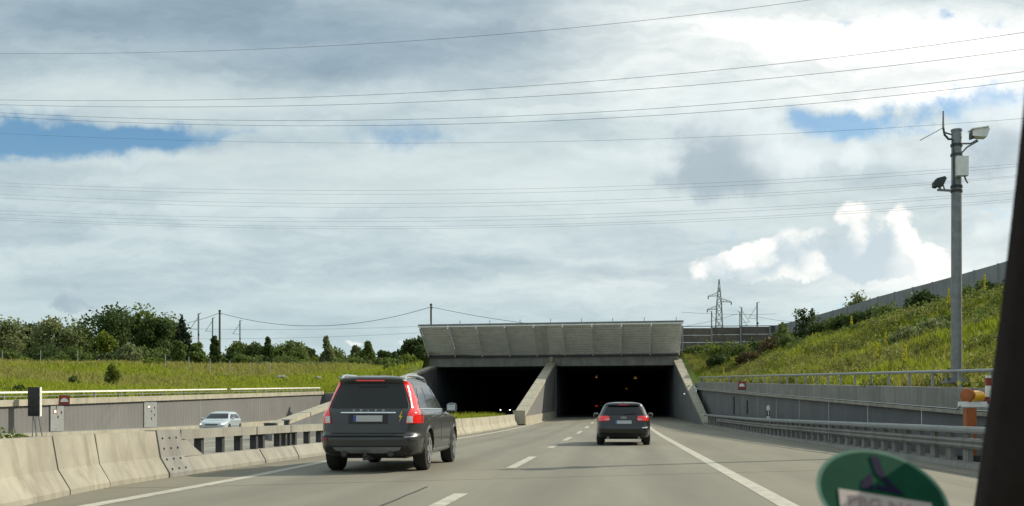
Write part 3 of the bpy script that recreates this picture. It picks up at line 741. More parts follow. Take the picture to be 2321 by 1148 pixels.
#PART2
# ------------------------------------------------------------------ cars
class CarShape:
    """body as stacked plan contours: rows (z, rear y, front y, half width); local y runs forward from the tail"""
    def __init__(s, rows, p=6.0, q=10.0, pf=3.6, nz=64):
        R = np.array(rows, float); s.z0, s.z1 = R[0, 0], R[-1, 0]
        s.zs = np.linspace(s.z0, s.z1, nz)
        def sm(c):
            a = np.interp(s.zs, R[:, 0], c); b = a.copy()
            b[1:-1] = (a[:-2] + 2 * a[1:-1] + a[2:]) / 4; return b
        s.yr, s.yf, s.w = sm(R[:, 1]), sm(R[:, 2]), sm(R[:, 3]); s.p, s.q, s.pf = p, q, pf
    def at(s, z): return (float(np.interp(z, s.zs, s.yr)), float(np.interp(z, s.zs, s.yf)), float(np.interp(z, s.zs, s.w)))
    def rear(s, x, z, o=0.0):
        a, b, w = s.at(z); ym = (a + b) / 2; f = min(abs(x) / w, .9999)
        return Vector((x, ym - (ym - a) * (1 - f ** s.p) ** (1 / s.q) - o, z))
    def front(s, x, z, o=0.0):
        a, b, w = s.at(z); ym = (a + b) / 2; f = min(abs(x) / w, .9999)
        return Vector((x, ym + (b - ym) * (1 - f ** s.pf) ** (1 / s.q) + o, z))
    def side(s, y, z, sgn, o=0.0):
        a, b, w = s.at(z); ym = (a + b) / 2; t = (ym - y) / (ym - a); p = s.p if t > 0 else s.pf
        x = w * max(1 - abs(min(max(t, -1), 1)) ** s.q, 0) ** (1 / p)
        return Vector((sgn * (x + o), y, z))
    def body(s):
        m = MB(); xs = [0, .2, .4, .6, .75, .85, .92, .96]; P = []
        fr = [(1 - .96 ** s.p) ** (1 / s.q)]; fr = [.84, .76, .66, .52, .36, .18, 0, -.18, -.36, -.52, -.66, -.74, -.79]
        for z in s.zs:
            a, b, w = s.at(z); ym, h = (a + b) / 2, (b - a) / 2
            half = [s.rear(x * w, z) for x in xs] + [s.side(ym - f * h, z, 1) for f in fr if abs(f) < .999] + [s.front(x * w, z) for x in reversed(xs)]
            loop = half + [Vector((-v.x, v.y, v.z)) for v in reversed(half[1:-1])]
            P.append(loop)
        n = len(P[0])
        for r in P: m.addv(r)
        for i in range(len(P) - 1):
            for j in range(n): m.f.append((i * n + j, i * n + (j + 1) % n, (i + 1) * n + (j + 1) % n, (i + 1) * n + j))
        m.f.append(tuple(reversed(range(n)))); k = (len(P) - 1) * n; m.f.append(tuple(k + j for j in range(n)))
        return m
    def patch(s, mode, rows, o=.006, nr=10, nc=8, sgn=1, th=.02):
        """closed skin patch between row limits; rows (z, a, b)"""
        R = sorted(rows); zz = [r[0] for r in R]; A = [r[1] for r in R]; B = [r[2] for r in R]
        Z = sorted(set([round(v, 5) for v in np.linspace(zz[0], zz[-1], nr)] + [round(v, 5) for v in zz]))
        m = MB(); fs = []
        for off in (o, o - th):
            P = []
            for z in Z:
                a, b = np.interp(z, zz, A), np.interp(z, zz, B); row = []
                for t in np.linspace(0, 1, nc):
                    u = a + (b - a) * t
                    row.append(s.rear(u * sgn, z, off) if mode == 'rear' else s.front(u * sgn, z, off) if mode == 'front' else s.side(u, z, sgn, off))
                P.append(row)
            m.grid(P)
        n = len(Z) * nc; b2 = len(Z)
        for i in range(b2 - 1):
            m.f.append((i * nc, (i + 1) * nc, n + (i + 1) * nc, n + i * nc)); j = nc - 1; m.f.append((i * nc + j, n + i * nc + j, n + (i + 1) * nc + j, (i + 1) * nc + j))
        for j in range(nc - 1):
            m.f.append((j, n + j, n + j + 1, j + 1)); k = (b2 - 1) * nc; m.f.append((k + j, k + j + 1, n + k + j + 1, n + k + j))
        return m

def wheel(root_, x, y, rad, wid, sgn, mat=RIM):
    t = part('wheel', MB().lathe([(rad * .66, -wid / 2), (rad * .94, -wid / 2 + .005), (rad, -wid / 2 + .035), (rad, wid / 2 - .035), (rad * .94, wid / 2 - .005), (rad * .66, wid / 2)], (x, y, rad), 'x', 32), RUBBER, root_, True)
    m = MB(); xo = x + sgn * (wid / 2 - .012)
    m.lathe([(rad * .655, -.03 * sgn), (rad * .655, .03 * sgn), (rad * .60, .025 * sgn), (rad * .58, -.02 * sgn)], (xo, y, rad), 'x', 28)
    m.lathe([(rad * .17, -.02), (rad * .17, .02), (.01, .03)], (xo, y, rad), 'x', 14)
    for k in range(5):
        a = 2 * math.pi * k / 5 + .3; m.bar((xo, y, rad), (xo, y + math.cos(a) * rad * .62, rad + math.sin(a) * rad * .62), .05, .10 * rad / .35)
    sub('rim', m, mat, t)
    sub('brake_disc', MB().lathe([(rad * .5, -.01), (rad * .5, .01)], (x + sgn * .0, y, rad), 'x', 20), DARKMET, t)

def cut_arches(body, wheels, rad, w):
    m = MB()
    for x, y in wheels: m.lathe([(rad, -.34), (rad, .34)], (x, y, rad * .93), 'x', 28)
    me = m.mesh('cutter', PLASTIC); c = bpy.data.objects.new('cutter', me); COL.objects.link(c)
    md = body.modifiers.new('b', 'BOOLEAN'); md.object = c; md.operation = 'DIFFERENCE'; md.solver = 'EXACT'
    try: md.material_mode = 'TRANSFER'
    except Exception: pass
    mw = body.parent; dg = bpy.context.evaluated_depsgraph_get(); dg.update()
    new = bpy.data.meshes.new_from_object(body.evaluated_get(dg)); body.modifiers.clear(); body.data = new
    bpy.data.objects.remove(c)
    new.set_sharp_from_angle(angle=math.radians(35))

def text_mesh(txt, size, mat, extrude=.004, spacing=1.0):
    cu = bpy.data.curves.new('t', 'FONT'); cu.body = txt; cu.size = size; cu.extrude = extrude; cu.align_x = 'CENTER'; cu.align_y = 'CENTER'; cu.space_character = spacing
    o = bpy.data.objects.new('t', cu); COL.objects.link(o); dg = bpy.context.evaluated_depsgraph_get(); dg.update()
    me = bpy.data.meshes.new_from_object(o.evaluated_get(dg)); bpy.data.objects.remove(o); me.materials.clear(); me.materials.append(mat); return me

def suv():
    PAINTG = pm('dark_grey_car_paint', (.034, .037, .038), .38, .06, 2, metallic=.2, coat=.6)
    r = root('estate_car', (0, 0, 0), 'dark grey tall estate car with red tail lamps up its rear pillars', 'car', world=False)
    rows = [(.27, .30, 4.50, .80), (.33, .10, 4.68, .90), (.45, .02, 4.77, .94), (.60, 0, 4.80, .95), (.655, .015, 4.80, .95), (.685, .075, 4.79, .95), (.80, .085, 4.76, .95), (.95, .10, 4.62, .95), (1.00, .115, 4.35, .945), (1.055, .13, 3.75, .93), (1.09, .14, 3.55, .90),
            (1.13, .16, 3.42, .852), (1.40, .295, 2.95, .765), (1.58, .385, 2.60, .69), (1.63, .335, 2.48, .665), (1.67, .325, 2.36, .63), (1.70, .345, 2.25, .58), (1.725, .43, 2.10, .48), (1.74, .70, 1.85, .30)]
    c = CarShape(rows); b = part('body', c.body(), PAINTG, r, True, 30)
    wy = (.98, 3.84); wheels = [(sg * .80, y) for sg in (-1, 1) for y in wy]
    cut_arches(b, [(sg * .86, y) for sg in (-1, 1) for y in wy], .425, .95)
    for sg in (-1, 1):
        for y in wy: wheel(r, sg * .815, y, .365, .245, sg)
    P = lambda n, m, mat, sm=True: part(n, m, mat, r, sm)
    P('rear_window', c.patch('rear', [(1.145, -.70, .70), (1.20, -.705, .705), (1.56, -.565, .565), (1.585, -.53, .53)], .006, 8, 14), GLASS)
    sp = P('roof_spoiler', c.patch('rear', [(1.600, -.55, .55), (1.625, -.60, .60), (1.668, -.56, .56)], .055, 5, 14, th=.12), PAINTG)
    sub('brake_light', MB().box((0, .272, 1.637), (.52, .02, .022)), TAIL, sp)
    for sg in (-1, 1):
        # lower lamp block, then the slim strip up the pillar
        t = P('tail_lamp', c.patch('rear', [(.875, .69, .925), (.90, .685, .93), (1.06, .715, .925), (1.10, .735, .885), (1.15, .745, .835), (1.25, .725, .812), (1.40, .665, .752), (1.56, .592, .688), (1.625, .575, .650)], .016, 20, 8, sg, .05), TAIL)
        sub('reverse_lens', c.patch('rear', [(.885, .70, .80), (1.00, .70, .79)], .021, 5, 5, sg, .02), CLEARL, t, True)
        P('bumper_reflector', c.patch('rear', [(.565, .74, .89), (.62, .74, .89)], .010, 4, 6, sg, .02), RED if sg < 0 else PLASTIC)
        P('bumper_trim', c.patch('rear', [(.632, .66, .935), (.650, .66, .935)], .014, 3, 8, sg, .02), CHROME if sg > 0 else PLASTIC)  # chrome on the sunward side only: a highlight put into the material
        # side glass and trim
        P('side_window', c.patch('side', [(1.155, .60, 1.30), (1.40, .72, 1.32), (1.535, .88, 1.34)], .005, 8, 8, sg), GLASS)
        P('side_window', c.patch('side', [(1.155, 1.38, 2.22), (1.40, 1.39, 2.20), (1.545, 1.41, 2.16)], .005, 8, 8, sg), GLASS)
        P('side_window', c.patch('side', [(1.155, 2.30, 3.20), (1.40, 2.28, 2.78), (1.535, 2.26, 2.50)], .005, 8, 8, sg), GLASS)
        for ys in (1.34, 2.26, 3.30): P('door_seam', c.patch('side', [(.42, ys + (.25 if ys < 1.4 else 0) * 0, ys + .014), (1.125, ys, ys + .014)], .003, 8, 2, sg, .01), PLASTIC)
        P('window_trim', c.patch('side', [(1.132, .58, 3.22), (1.148, .58, 3.22)], .010, 3, 14, sg, .02), CHROME)
        P('door_handle', c.patch('side', [(.985, 1.45, 1.68), (1.01, 1.45, 1.68)], .035, 3, 4, sg, .05), CHROME)
        P('door_handle', c.patch('side', [(.985, 2.42, 2.65), (1.01, 2.42, 2.65)], .035, 3, 4, sg, .05), CHROME)
        P('sill_trim', c.patch('side', [(.285, 1.45, 3.35), (.36, 1.45, 3.35)], .03, 4, 8, sg, .05), RIM)
        P('arch_trim', MB().sweep([(0, 0)], [(0, 0, 0)], cap=False, closed=False) if False else arch_ring(c, sg, wy[0], .36, .425), PAINTG)
        P('arch_trim', arch_ring(c, sg, wy[1], .36, .425), PAINTG)
        # mirror
        mm = MB().lathe([(.02, -.10), (.085, -.08), (.10, 0), (.085, .09), (.02, .11)], (sg * 1.04, 2.98, 1.17), 'x', 14); mi = P('mirror', mm, PAINTG)
        sub('mirror_glass', MB().box((sg * 1.04, 2.885, 1.17), (.17, .012, .12)), CHROME, mi); sub('mirror_arm', MB().bar((sg * .86, 3.02, 1.12), (sg * 1.0, 2.99, 1.15), .06), PLASTIC, mi)
        # roof rail
        P('roof_rail', MB().tube([(sg * .585, .52, 1.66), (sg * .585, .58, 1.725), (sg * .595, .8, 1.745), (sg * .615, 1.5, 1.755), (sg * .615, 2.1, 1.73), (sg * .605, 2.35, 1.65)], [.024] * 6, 8), CHROME)
        P('exhaust', MB().lathe([(.055, 0), (.055, .14), (.045, .14), (.045, .01)], (sg * .42, .03, .345), 'y', 14), DARKMET)
    P('tailgate_strip', c.patch('rear', [(1.055, -.50, .50), (1.075, -.50, .50)], .022, 3, 12, th=.03), CHROME)
    P('tailgate_recess', c.patch('rear', [(.86, -.36, .36), (1.045, -.36, .36)], .004, 4, 8), PLASTIC)
    pl = P('number_plate', c.patch('rear', [(.905, -.26, .26), (1.015, -.26, .26)], .016, 4, 8, th=.02), PLATE)
    sub('plate_band', c.patch('rear', [(.908, -.258, -.215), (1.012, -.258, -.215)], .019, 3, 3, th=.01), PLATEB, pl)
    P('bumper_step', c.patch('rear', [(.650, -.78, .78), (.676, -.80, .80)], .035, 3, 14, th=.05), PLASTIC)
    P('lower_valance', c.patch('rear', [(.30, -.72, .72), (.40, -.80, .80), (.47, -.74, .74)], .012, 6, 14, th=.03), PLASTIC)
    P('skid_plate', c.patch('rear', [(.345, -.30, .30), (.40, -.58, .58), (.455, -.62, .62)], .03, 5, 12, th=.03), STEEL_D)
    P('tailgate_seam', c.patch('rear', [(.697, -.67, .67), (.712, -.67, .67)], .008, 3, 12, th=.02), PLASTIC)
    P('underbody', MB().box((0, 2.3, .30), (1.2, 3.6, .12)), PLASTIC); P('tow_bar', MB().bar((-.02, -.03, .27), (-.02, .5, .27), .09).lathe([(.01, 0), (.035, .02), (.035, .06), (.01, .08)], (-.02, -.03, .28), 'z', 10), DARKMET)
    P('axle', MB().tube([(-.7, .98, .36), (.7, .98, .36)], .07, 8), PLASTIC)
    # lettering across the tailgate and the yellow bolt
    for k, ch in enumerate('VOLVO'):
        o = link('letter', text_mesh(ch, .055, CHROME), r); o.location = c.rear(-.27 + .135 * k, 1.10, .012); o.rotation_euler = (math.radians(75), 0, 0)
    poly = [(.02, .10), (-.03, -.005), (.005, -.005), (-.03, -.10), (.035, .02), (0, .02), (.035, .10)]
    P('bolt_sticker', MB().prism(poly, .006, Matrix.Translation(c.rear(.585, .985, .012)) @ Matrix.Rotation(math.radians(85), 4, 'X')), pm('yellow_decal', (.70, .52, .05), .5, .05, 8), False)
    P('windscreen', c.patch('front', [(1.15, -.72, .72), (1.58, -.60, .60)], .01, 6, 10), GLASS)
    for sg in (-1, 1): P('headlamp', c.patch('front', [(.78, .55, .85), (.93, .6, .86)], .01, 4, 5, sg), CLEARL)
    return r
def arch_ring(c, sg, y, zc, rad):
    m = MB(); P = []
    for off in (.0, .05):
        row = []
        for t in np.linspace(-.25, math.pi + .25, 22):
            yy = y + math.cos(t) * (rad + off); z = max(zc + math.sin(t) * (rad + off), c.z0 + .01)
            p = c.side(yy, z, sg, .022 if off == 0 else .004); row.append(p)
        P.append(row)
    P.insert(0, [Vector((p.x - sg * .06, p.y, p.z)) for p in P[0]]); m.grid(P); return m

def hatch(kind):
    black = kind == 'black'
    if black:
        PT = pm('black_car_paint', (.005, .005, .006), .30, .05, 2, coat=.9, spec=.3)
        r = root('hatchback_car', (0, 0, 0), 'black hatchback car driving towards the tunnel mouth in our lane', 'car', world=False)
    else:
        PT = pm('white_silver_car_paint', (.46, .53, .57), .30, .04, 2, metallic=.2, coat=.8)
        r = root('hatchback_car', (0, 0, 0), 'pale silver hatchback coming towards us on the far carriageway', 'car', world=False)
    h = 1.41; rows = [(.20, .35, 3.95, .74), (.26, .12, 4.16, .83), (.40, .02, 4.26, .87), (.55, 0, 4.28, .882), (.62, .05, 4.27, .885), (.74, .09, 4.18, .883), (.84, .12, 3.85, .875), (.90, .14, 3.40, .86), (.94, .16, 3.25, .835), (1.0, .21, 3.10, .79),
            (1.15, .36, 2.80, .725), (1.28, .50, 2.50, .655), (1.325, .50, 2.38, .62), (1.36, .52, 2.25, .57), (1.39, .60, 2.10, .48), (1.41, .90, 1.85, .28)]
    if not black: rows = [(z * 1.01, a * .9, b * .93, w * .95) for z, a, b, w in rows]
    k = 1.0 if black else .93
    c = CarShape(rows); b = part('body', c.body(), PT, r, True, 30)
    wy = (.80 * k, 3.38 * k)
    cut_arches(b, [(sg * .80 * (k + .03), y) for sg in (-1, 1) for y in wy], .355, .88)
    for sg in (-1, 1):
        for y in wy: wheel(r, sg * .755 * (.98 if not black else 1.0), y, .315, .225, sg)
    P = lambda n, m, mat, sm=True: part(n, m, mat, r, sm)
    if black:
        P('rear_window', c.patch('rear', [(.985, -.66, .66), (1.26, -.52, .52), (1.29, -.48, .48)], .006, 8, 12), GLASS)
        P('roof_edge', c.patch('rear', [(1.30, -.50, .50), (1.34, -.54, .54)], .05, 4, 12, th=.1), PT)
        P('brake_light', c.patch('rear', [(1.302, -.16, .16), (1.318, -.16, .16)], .056, 3, 5, th=.02), TAIL)
        P('wiper', MB().bar(c.rear(.02, 1.0, .02), c.rear(.36, 1.03, .02), .02), PLASTIC)
        P('aerial', MB().lathe([(.02, 0), (.012, .05), (.004, .09)], (0, .85, 1.395), 'z', 8), PLASTIC)
        for sg in (-1, 1):
            t = P('tail_lamp', c.patch('rear', [(.795, .48, .845), (.83, .44, .86), (.93, .46, .83), (.955, .50, .80)], .010, 8, 8, sg, .03), TAIL)
            sub('reverse_lens', c.patch('rear', [(.835, .455, .60), (.86, .455, .60)], .016, 3, 4, sg, .02), CLEARL, t, True)
            P('bumper_trim', c.patch('rear', [(.560, .60, .82), (.585, .60, .82)], .012, 3, 6, sg, .02), CHROME if sg > 0 else PLASTIC)  # bright right-hand strip stands in for a sun glint, left one black
            P('exhaust', MB().lathe([(.04, 0), (.04, .12), (.03, .12), (.03, .01)], (sg * .5, .05, .25), 'y', 12), STEEL_D)
        pl = P('number_plate', c.patch('rear', [(.70, -.26, .26), (.805, -.26, .26)], .012, 4, 6), PLATE)
        sub('plate_band', c.patch('rear', [(.703, -.258, -.212), (.802, -.258, -.212)], .016, 3, 3, th=.01), PLATEB, pl)
        for q in range(4):
            m = MB(); R_ = .030
            m.tube([c.rear(-.0675 + .045 * q, .90, .014) + Vector((math.cos(t) * R_, 0, math.sin(t) * R_)) for t in np.linspace(0, 2 * math.pi, 17)], .004, 5); P('emblem_ring', m, CHROME)
        P('lower_valance', c.patch('rear', [(.24, -.62, .62), (.36, -.70, .70)], .014, 4, 12), PLASTIC)
    else:
        ws = P('windscreen', c.patch('front', [(.985, -.66, .66), (1.30, -.53, .53)], .008, 8, 12), GLASS)
        hl = pm('headlamp_glow', (.7, .7, .65), .2, .05, 5, emit=(1, .85, .55), estr=.9)
        for sg in (-1, 1):
            t = P('headlamp', c.patch('front', [(.60, .48, .74), (.66, .44, .78), (.73, .48, .77)], .010, 6, 6, sg), CLEARL)
            sub('lamp_bulb', c.patch('front', [(.62, .56, .70), (.70, .56, .70)], .016, 4, 4, sg), hl, t, True)
            P('mirror', MB().lathe([(.02, -.07), (.07, -.05), (.075, .04), (.02, .08)], (sg * .90, 2.62, .99), 'x', 12), PT)
            P('fog_lamp', c.patch('front', [(.34, .50, .66), (.41, .50, .66)], .010, 3, 4, sg), PLASTIC)
        P('grille', c.patch('front', [(.58, -.34, .34), (.66, -.38, .38)], .008, 4, 8), PLASTIC); P('lower_grille', c.patch('front', [(.30, -.42, .42), (.44, -.46, .46)], .010, 4, 8), PLASTIC)
        P('number_plate', c.patch('front', [(.45, -.26, .26), (.55, -.26, .26)], .014, 3, 6), PLATE)
    for sg in (-1, 1):
        zz = [(.985, .62 * k, 1.70 * k), (1.15, .78 * k, 1.68 * k), (1.265, .98 * k, 1.66 * k)]; P('side_window', c.patch('side', zz, .005, 6, 8, sg), GLASS)
        zz = [(.985, 1.78 * k, 2.90 * k), (1.15, 1.76 * k, 2.58 * k), (1.265, 1.74 * k, 2.30 * k)]; P('side_window', c.patch('side', zz, .005, 6, 8, sg), GLASS)
        P('door_handle', c.patch('side', [(.83, 1.95 * k, 2.12 * k), (.85, 1.95 * k, 2.12 * k)], .03, 3, 4, sg, .05), PT)
        P('side_moulding', c.patch('side', [(.50, 1.25 * k, 2.95 * k), (.54, 1.25 * k, 2.95 * k)], .012, 3, 8, sg, .03), PLASTIC)
        if black: P('mirror', MB().lathe([(.02, -.08), (.07, -.06), (.08, .04), (.02, .09)], (sg * .95, 2.55, .98), 'x', 12), PT)
    P('underbody', MB().box((0, 2.0 * k, .25), (1.1, 3.2, .10)), PLASTIC)
    return r
def copy_tree(o, parent=None):
    c = o.copy(); COL.objects.link(c); c.parent = parent
    for ch in list(o.children): copy_tree(ch, c)
    return c
car1 = suv(); car1.location = (-4.44, 17.05, 0); car1.rotation_euler = (0, 0, math.radians(.6)); car1.scale = (.97, 1, 1)
car2 = hatch('black'); car2.location = (.13, 31.2, 0)
car3 = hatch('white'); car3.location = (-24.9, 62.0, ZO + zr(58)); car3.rotation_euler = (0, 0, math.radians(180 + 7))
car4 = copy_tree(car3); car4['label'] = 'oncoming car deep in the far tube, seen as two white headlights'; LABELS[car4['label']] = 1
car4.location = (-15.2, 133, ZO + zr(133)); car4.rotation_euler = (0, 0, math.pi)
BR = pm('bright_headlight', (.8, .8, .75), .3, .02, 5, emit=(1, .97, .9), estr=5.0)
for ch in car4.children:
    for g in ch.children:
        if g.name.startswith('lamp_bulb'): g.data = g.data.copy(); g.data.materials.clear(); g.data.materials.append(BR)
car5 = copy_tree(car2); car5['label'] = 'dark car far inside the tunnel ahead, showing two faint red lamps'; LABELS[car5['label']] = 1
car5.location = (-2.4, 128, zr(128))
TR = pm('faint_tail_light', (.4, .02, .02), .3, .02, 5, emit=(1, .05, .03), estr=.25)
for ch in car5.children:
    if ch.name.startswith('tail_lamp'): ch.data = ch.data.copy(); ch.data.materials.clear(); ch.data.materials.append(TR)

# ------------------------------------------------------------------ vegetation
RNG = np.random.default_rng(11)
L_DARK = leaf_mat('dark_leaves', (.034, .058, .018), (.095, .140, .038), .42); L_MID = leaf_mat('mid_leaves', (.070, .108, .026), (.175, .230, .058), .45)
L_PALE = leaf_mat('pale_leaves', (.120, .150, .060), (.260, .295, .125), .45); L_LIME = leaf_mat('lime_leaves', (.085, .125, .016), (.210, .255, .040), .4)
L_WEED = leaf_mat('weed_leaves', (.085, .110, .020), (.290, .300, .075), .45)
L_CON = leaf_mat('spruce_needles', (.010, .022, .012), (.030, .052, .022)); L_DRY = leaf_mat('dry_twigs', (.07, .05, .025), (.16, .12, .05))
GRASS = leaf_mat('meadow_grass', (.180, .240, .016), (.400, .430, .050), .45); GRASSD = leaf_mat('ripe_meadow_grass', (.215, .225, .045), (.400, .365, .120), .45)
YEL = leaf_mat('yellow_flowers', (.50, .46, .02), (.75, .68, .06), .3)

def leaves(C, size, rng, flat=.0):
    """one rhombic leaf per centre"""
    n = len(C); a = rng.normal(size=(n, 3)); a /= np.linalg.norm(a, axis=1)[:, None]
    b = rng.normal(size=(n, 3)); b -= (b * a).sum(1)[:, None] * a; b /= np.linalg.norm(b, axis=1)[:, None]
    s = np.asarray(size)[:, None] if np.ndim(size) else size
    V = np.stack([C - a * s, C + b * s * .55, C + a * s, C - b * s * .55], 1).reshape(-1, 3)
    return V, np.arange(4 * n).reshape(n, 4)

def crown_points(rng, h, r, n, kind):
    """leaf centres for a crown of height h and radius r with its foot at z=0"""
    if kind == 'spruce':
        z = h * (1 - np.sqrt(rng.random(n))) ; k = np.floor(z / (h * .07)) ; ph = rng.random(n) * 6.283
        lobes = 1 + .28 * np.sin(ph * 7 + k * 2.1); rr = r * (1 - z / h) * lobes * (.45 + .55 * np.sqrt(rng.random(n))) * (.75 + .35 * ((z / (h * .07)) % 1))
        return np.stack([rr * np.cos(ph), rr * np.sin(ph), z - rr * .25], 1)
    nb = {'round': 20, 'loose': 26, 'column': 12, 'bush': 12}[kind]
    out = []
    for i in range(nb):
        t = rng.random(); u = rng.normal(size=3); u /= np.linalg.norm(u)
        if kind == 'column':
            zc = h * (.08 + .88 * (i + .5) / nb); w = r * (1.0 - .75 * (zc / h) ** 1.5) * .5; c = np.array([u[0] * w, u[1] * w, zc]); br = r * (.62 - .40 * zc / h)
        else:
            rad = rng.random() ** .4; c = np.array([u[0] * r * .68 * rad, u[1] * r * .68 * rad, h * .5 + u[2] * h * .40 * rad]); br = r * rng.uniform(.22, .44)
            if kind == 'bush': c[2] = abs(c[2] - h * .2)
        m = int(n / nb * (br / (r * .33)) ** 1.5) + 8
        v = rng.normal(size=(m, 3)); v /= np.linalg.norm(v, axis=1)[:, None]
        d = br * (.45 + .6 * rng.random(m) ** .6) * (1 + .25 * np.sin(v[:, 0] * 9 + i) * np.sin(v[:, 2] * 8))
        out.append(c + v * d[:, None] * np.array([1, 1, .85 if kind != 'column' else 1.3]))
    if kind == 'loose':                                    # stray sprays past the outline
        m = n // 9; v = rng.normal(size=(m, 3)); v /= np.linalg.norm(v, axis=1)[:, None]
        out.append(np.array([0, 0, h * .52]) + v * np.array([r * 1.02, r * 1.02, h * .52]) * (.85 + .22 * rng.random(m))[:, None])
    P = np.concatenate(out); P[:, 2] = np.maximum(P[:, 2], .05)
    P[:, 2] *= h / max(np.percentile(P[:, 2], 99.7), .1)
    return P

def tree(name, x, y, z, h, r, kind, mat, label, cat, n=2600, leaf=.26, trunk=.22, clear=.15, group=None, seed=0):
    rng = np.random.default_rng(seed + 100)
    o = root(name, (x, y, z), label, cat, group, world=False)
    hc = h * (1 - clear); C = crown_points(rng, hc, r, n, kind) + np.array([0, 0, h * clear])
    V, Fc = leaves(C, leaf * rng.uniform(.6, 1.25, len(C)), rng)
    link('crown' if cat == 'tree' else 'foliage', raw_mesh('crown', V, Fc, mat, rng.random(len(Fc))), o)
    m = MB(); tr = trunk
    top = h * .82
    m.tube([(0, 0, -.25), (0.02 * h, 0, h * .25), (-.01 * h, .01 * h, h * .5), (.01 * h, 0, top)], [tr, tr * .75, tr * .5, tr * .12], 7)
    for k in range(6):
        a = rng.random() * 6.283; z0 = h * (clear + .1 + .1 * k) ; L = r * rng.uniform(.5, .8) * (1 if kind != 'column' else .6)
        m.tube([(0, 0, z0), (math.cos(a) * L * .5, math.sin(a) * L * .5, z0 + L * .35), (math.cos(a) * L, math.sin(a) * L, min(z0 + L * .75, h * .9))], [tr * .4, tr * .25, tr * .08], 5)
    part('trunk' if cat == 'tree' else 'stem', m, BARK, o, True)
    return o
def tree_px(name, px, top, half, Y, kind, mat, label, cat='tree', base=None, seed=[0], **kw):
    X = (px - CX) * Y / F; z = float(T_left(X, Y)); zt = H + (CY - top) * Y / F
    seed[0] += 1
    return tree(name, X, Y, z, max(zt - z, .5), half * Y / F, kind, mat, label, cat, seed=seed[0], **kw)
G1 = 'trees behind the meadow'; G2 = 'bushes along the meadow fence'
for a in [
    (12, 724, 62, 190, 'loose', L_PALE, 'pale loose birch at the left edge of the tree belt'),
    (78, 738, 50, 196, 'round', L_DARK, 'darker round tree just right of the leftmost birch'),
    (135, 722, 58, 188, 'loose', L_PALE, 'tall pale loose tree left of the big dark oak'),
    (188, 734, 42, 194, 'loose', L_MID, 'mid green loose tree touching the left side of the big dark oak'),
    (252, 694, 78, 186, 'round', L_DARK, 'biggest dark round-crowned tree of the belt'),
    (322, 697, 46, 192, 'loose', L_MID, 'tall feathery tree right of the big dark oak'),
    (352, 722, 46, 182, 'round', L_DARK, 'dark round tree under the feathery tall tree'),
    (386, 716, 44, 196, 'loose', L_MID, 'grey green loose tree left of the dark spruce'),
    (548, 778, 46, 205, 'round', L_MID, 'round tree right of the tall wooden pole'),
    (590, 782, 40, 200, 'round', L_DARK, 'dark bushy tree left of the thin young sapling'),
    (652, 776, 48, 200, 'loose', L_MID, 'broad loose tree in the middle of the low tree line'),
    (700, 790, 28, 230, 'round', L_DARK, 'small distant dark tree between broad tree and slender one'),
    (758, 792, 28, 195, 'loose', L_MID, 'small loose tree right of the slender pointed one'),
    (806, 786, 22, 200, 'column', L_PALE, 'pale upright small tree left of the taller upright one'),
    (832, 777, 24, 196, 'column', L_MID, 'upright tree with rounded top above the estate car roof'),
    (866, 797, 26, 240, 'round', L_DARK, 'small far tree right of the upright trees'),
    (890, 800, 22, 250, 'round', L_DARK, 'tiny far tree halfway between upright trees and tunnel visor'),
    (948, 768, 42, 170, 'round', L_DARK, 'dark tree peeping out behind the left end of the tunnel visor'),
]: tree_px('meadow_tree', *a, group=G1, n=5600, leaf=.34, clear=.0)
tree_px('spruce_tree', 412, 712, 36, 178, 'spruce', L_CON, 'dark pointed spruce at the right end of the tall tree belt', n=4200, leaf=.30, clear=.02, group=G1)
for a in [
    (236, 752, 26, 128, 'round', L_LIME, 'bright young tree on a thin stem in front of the dark oak', .30),
    (403, 774, 22, 130, 'round', L_MID, 'young tree with oval crown below the spruce', .20),
    (450, 778, 25, 132, 'round', L_MID, 'young round tree left of the tall wooden pole', .18),
    (487, 764, 17, 140, 'column', L_DARK, 'narrow dark young tree touching the tall wooden pole', .12),
    (608, 766, 16, 140, 'column', L_DARK, 'thin spindly sapling standing above the bushes', .10),
    (742, 764, 17, 140, 'column', L_PALE, 'slender pointed young tree above the bushes', .10),
]: tree_px('young_tree', *a[:7], group='young trees along the meadow', n=1900, leaf=.22, trunk=.07, clear=a[7])
BW = ['low', 'wide', 'pale', 'dense', 'rough', 'small', 'shaggy', 'dark']
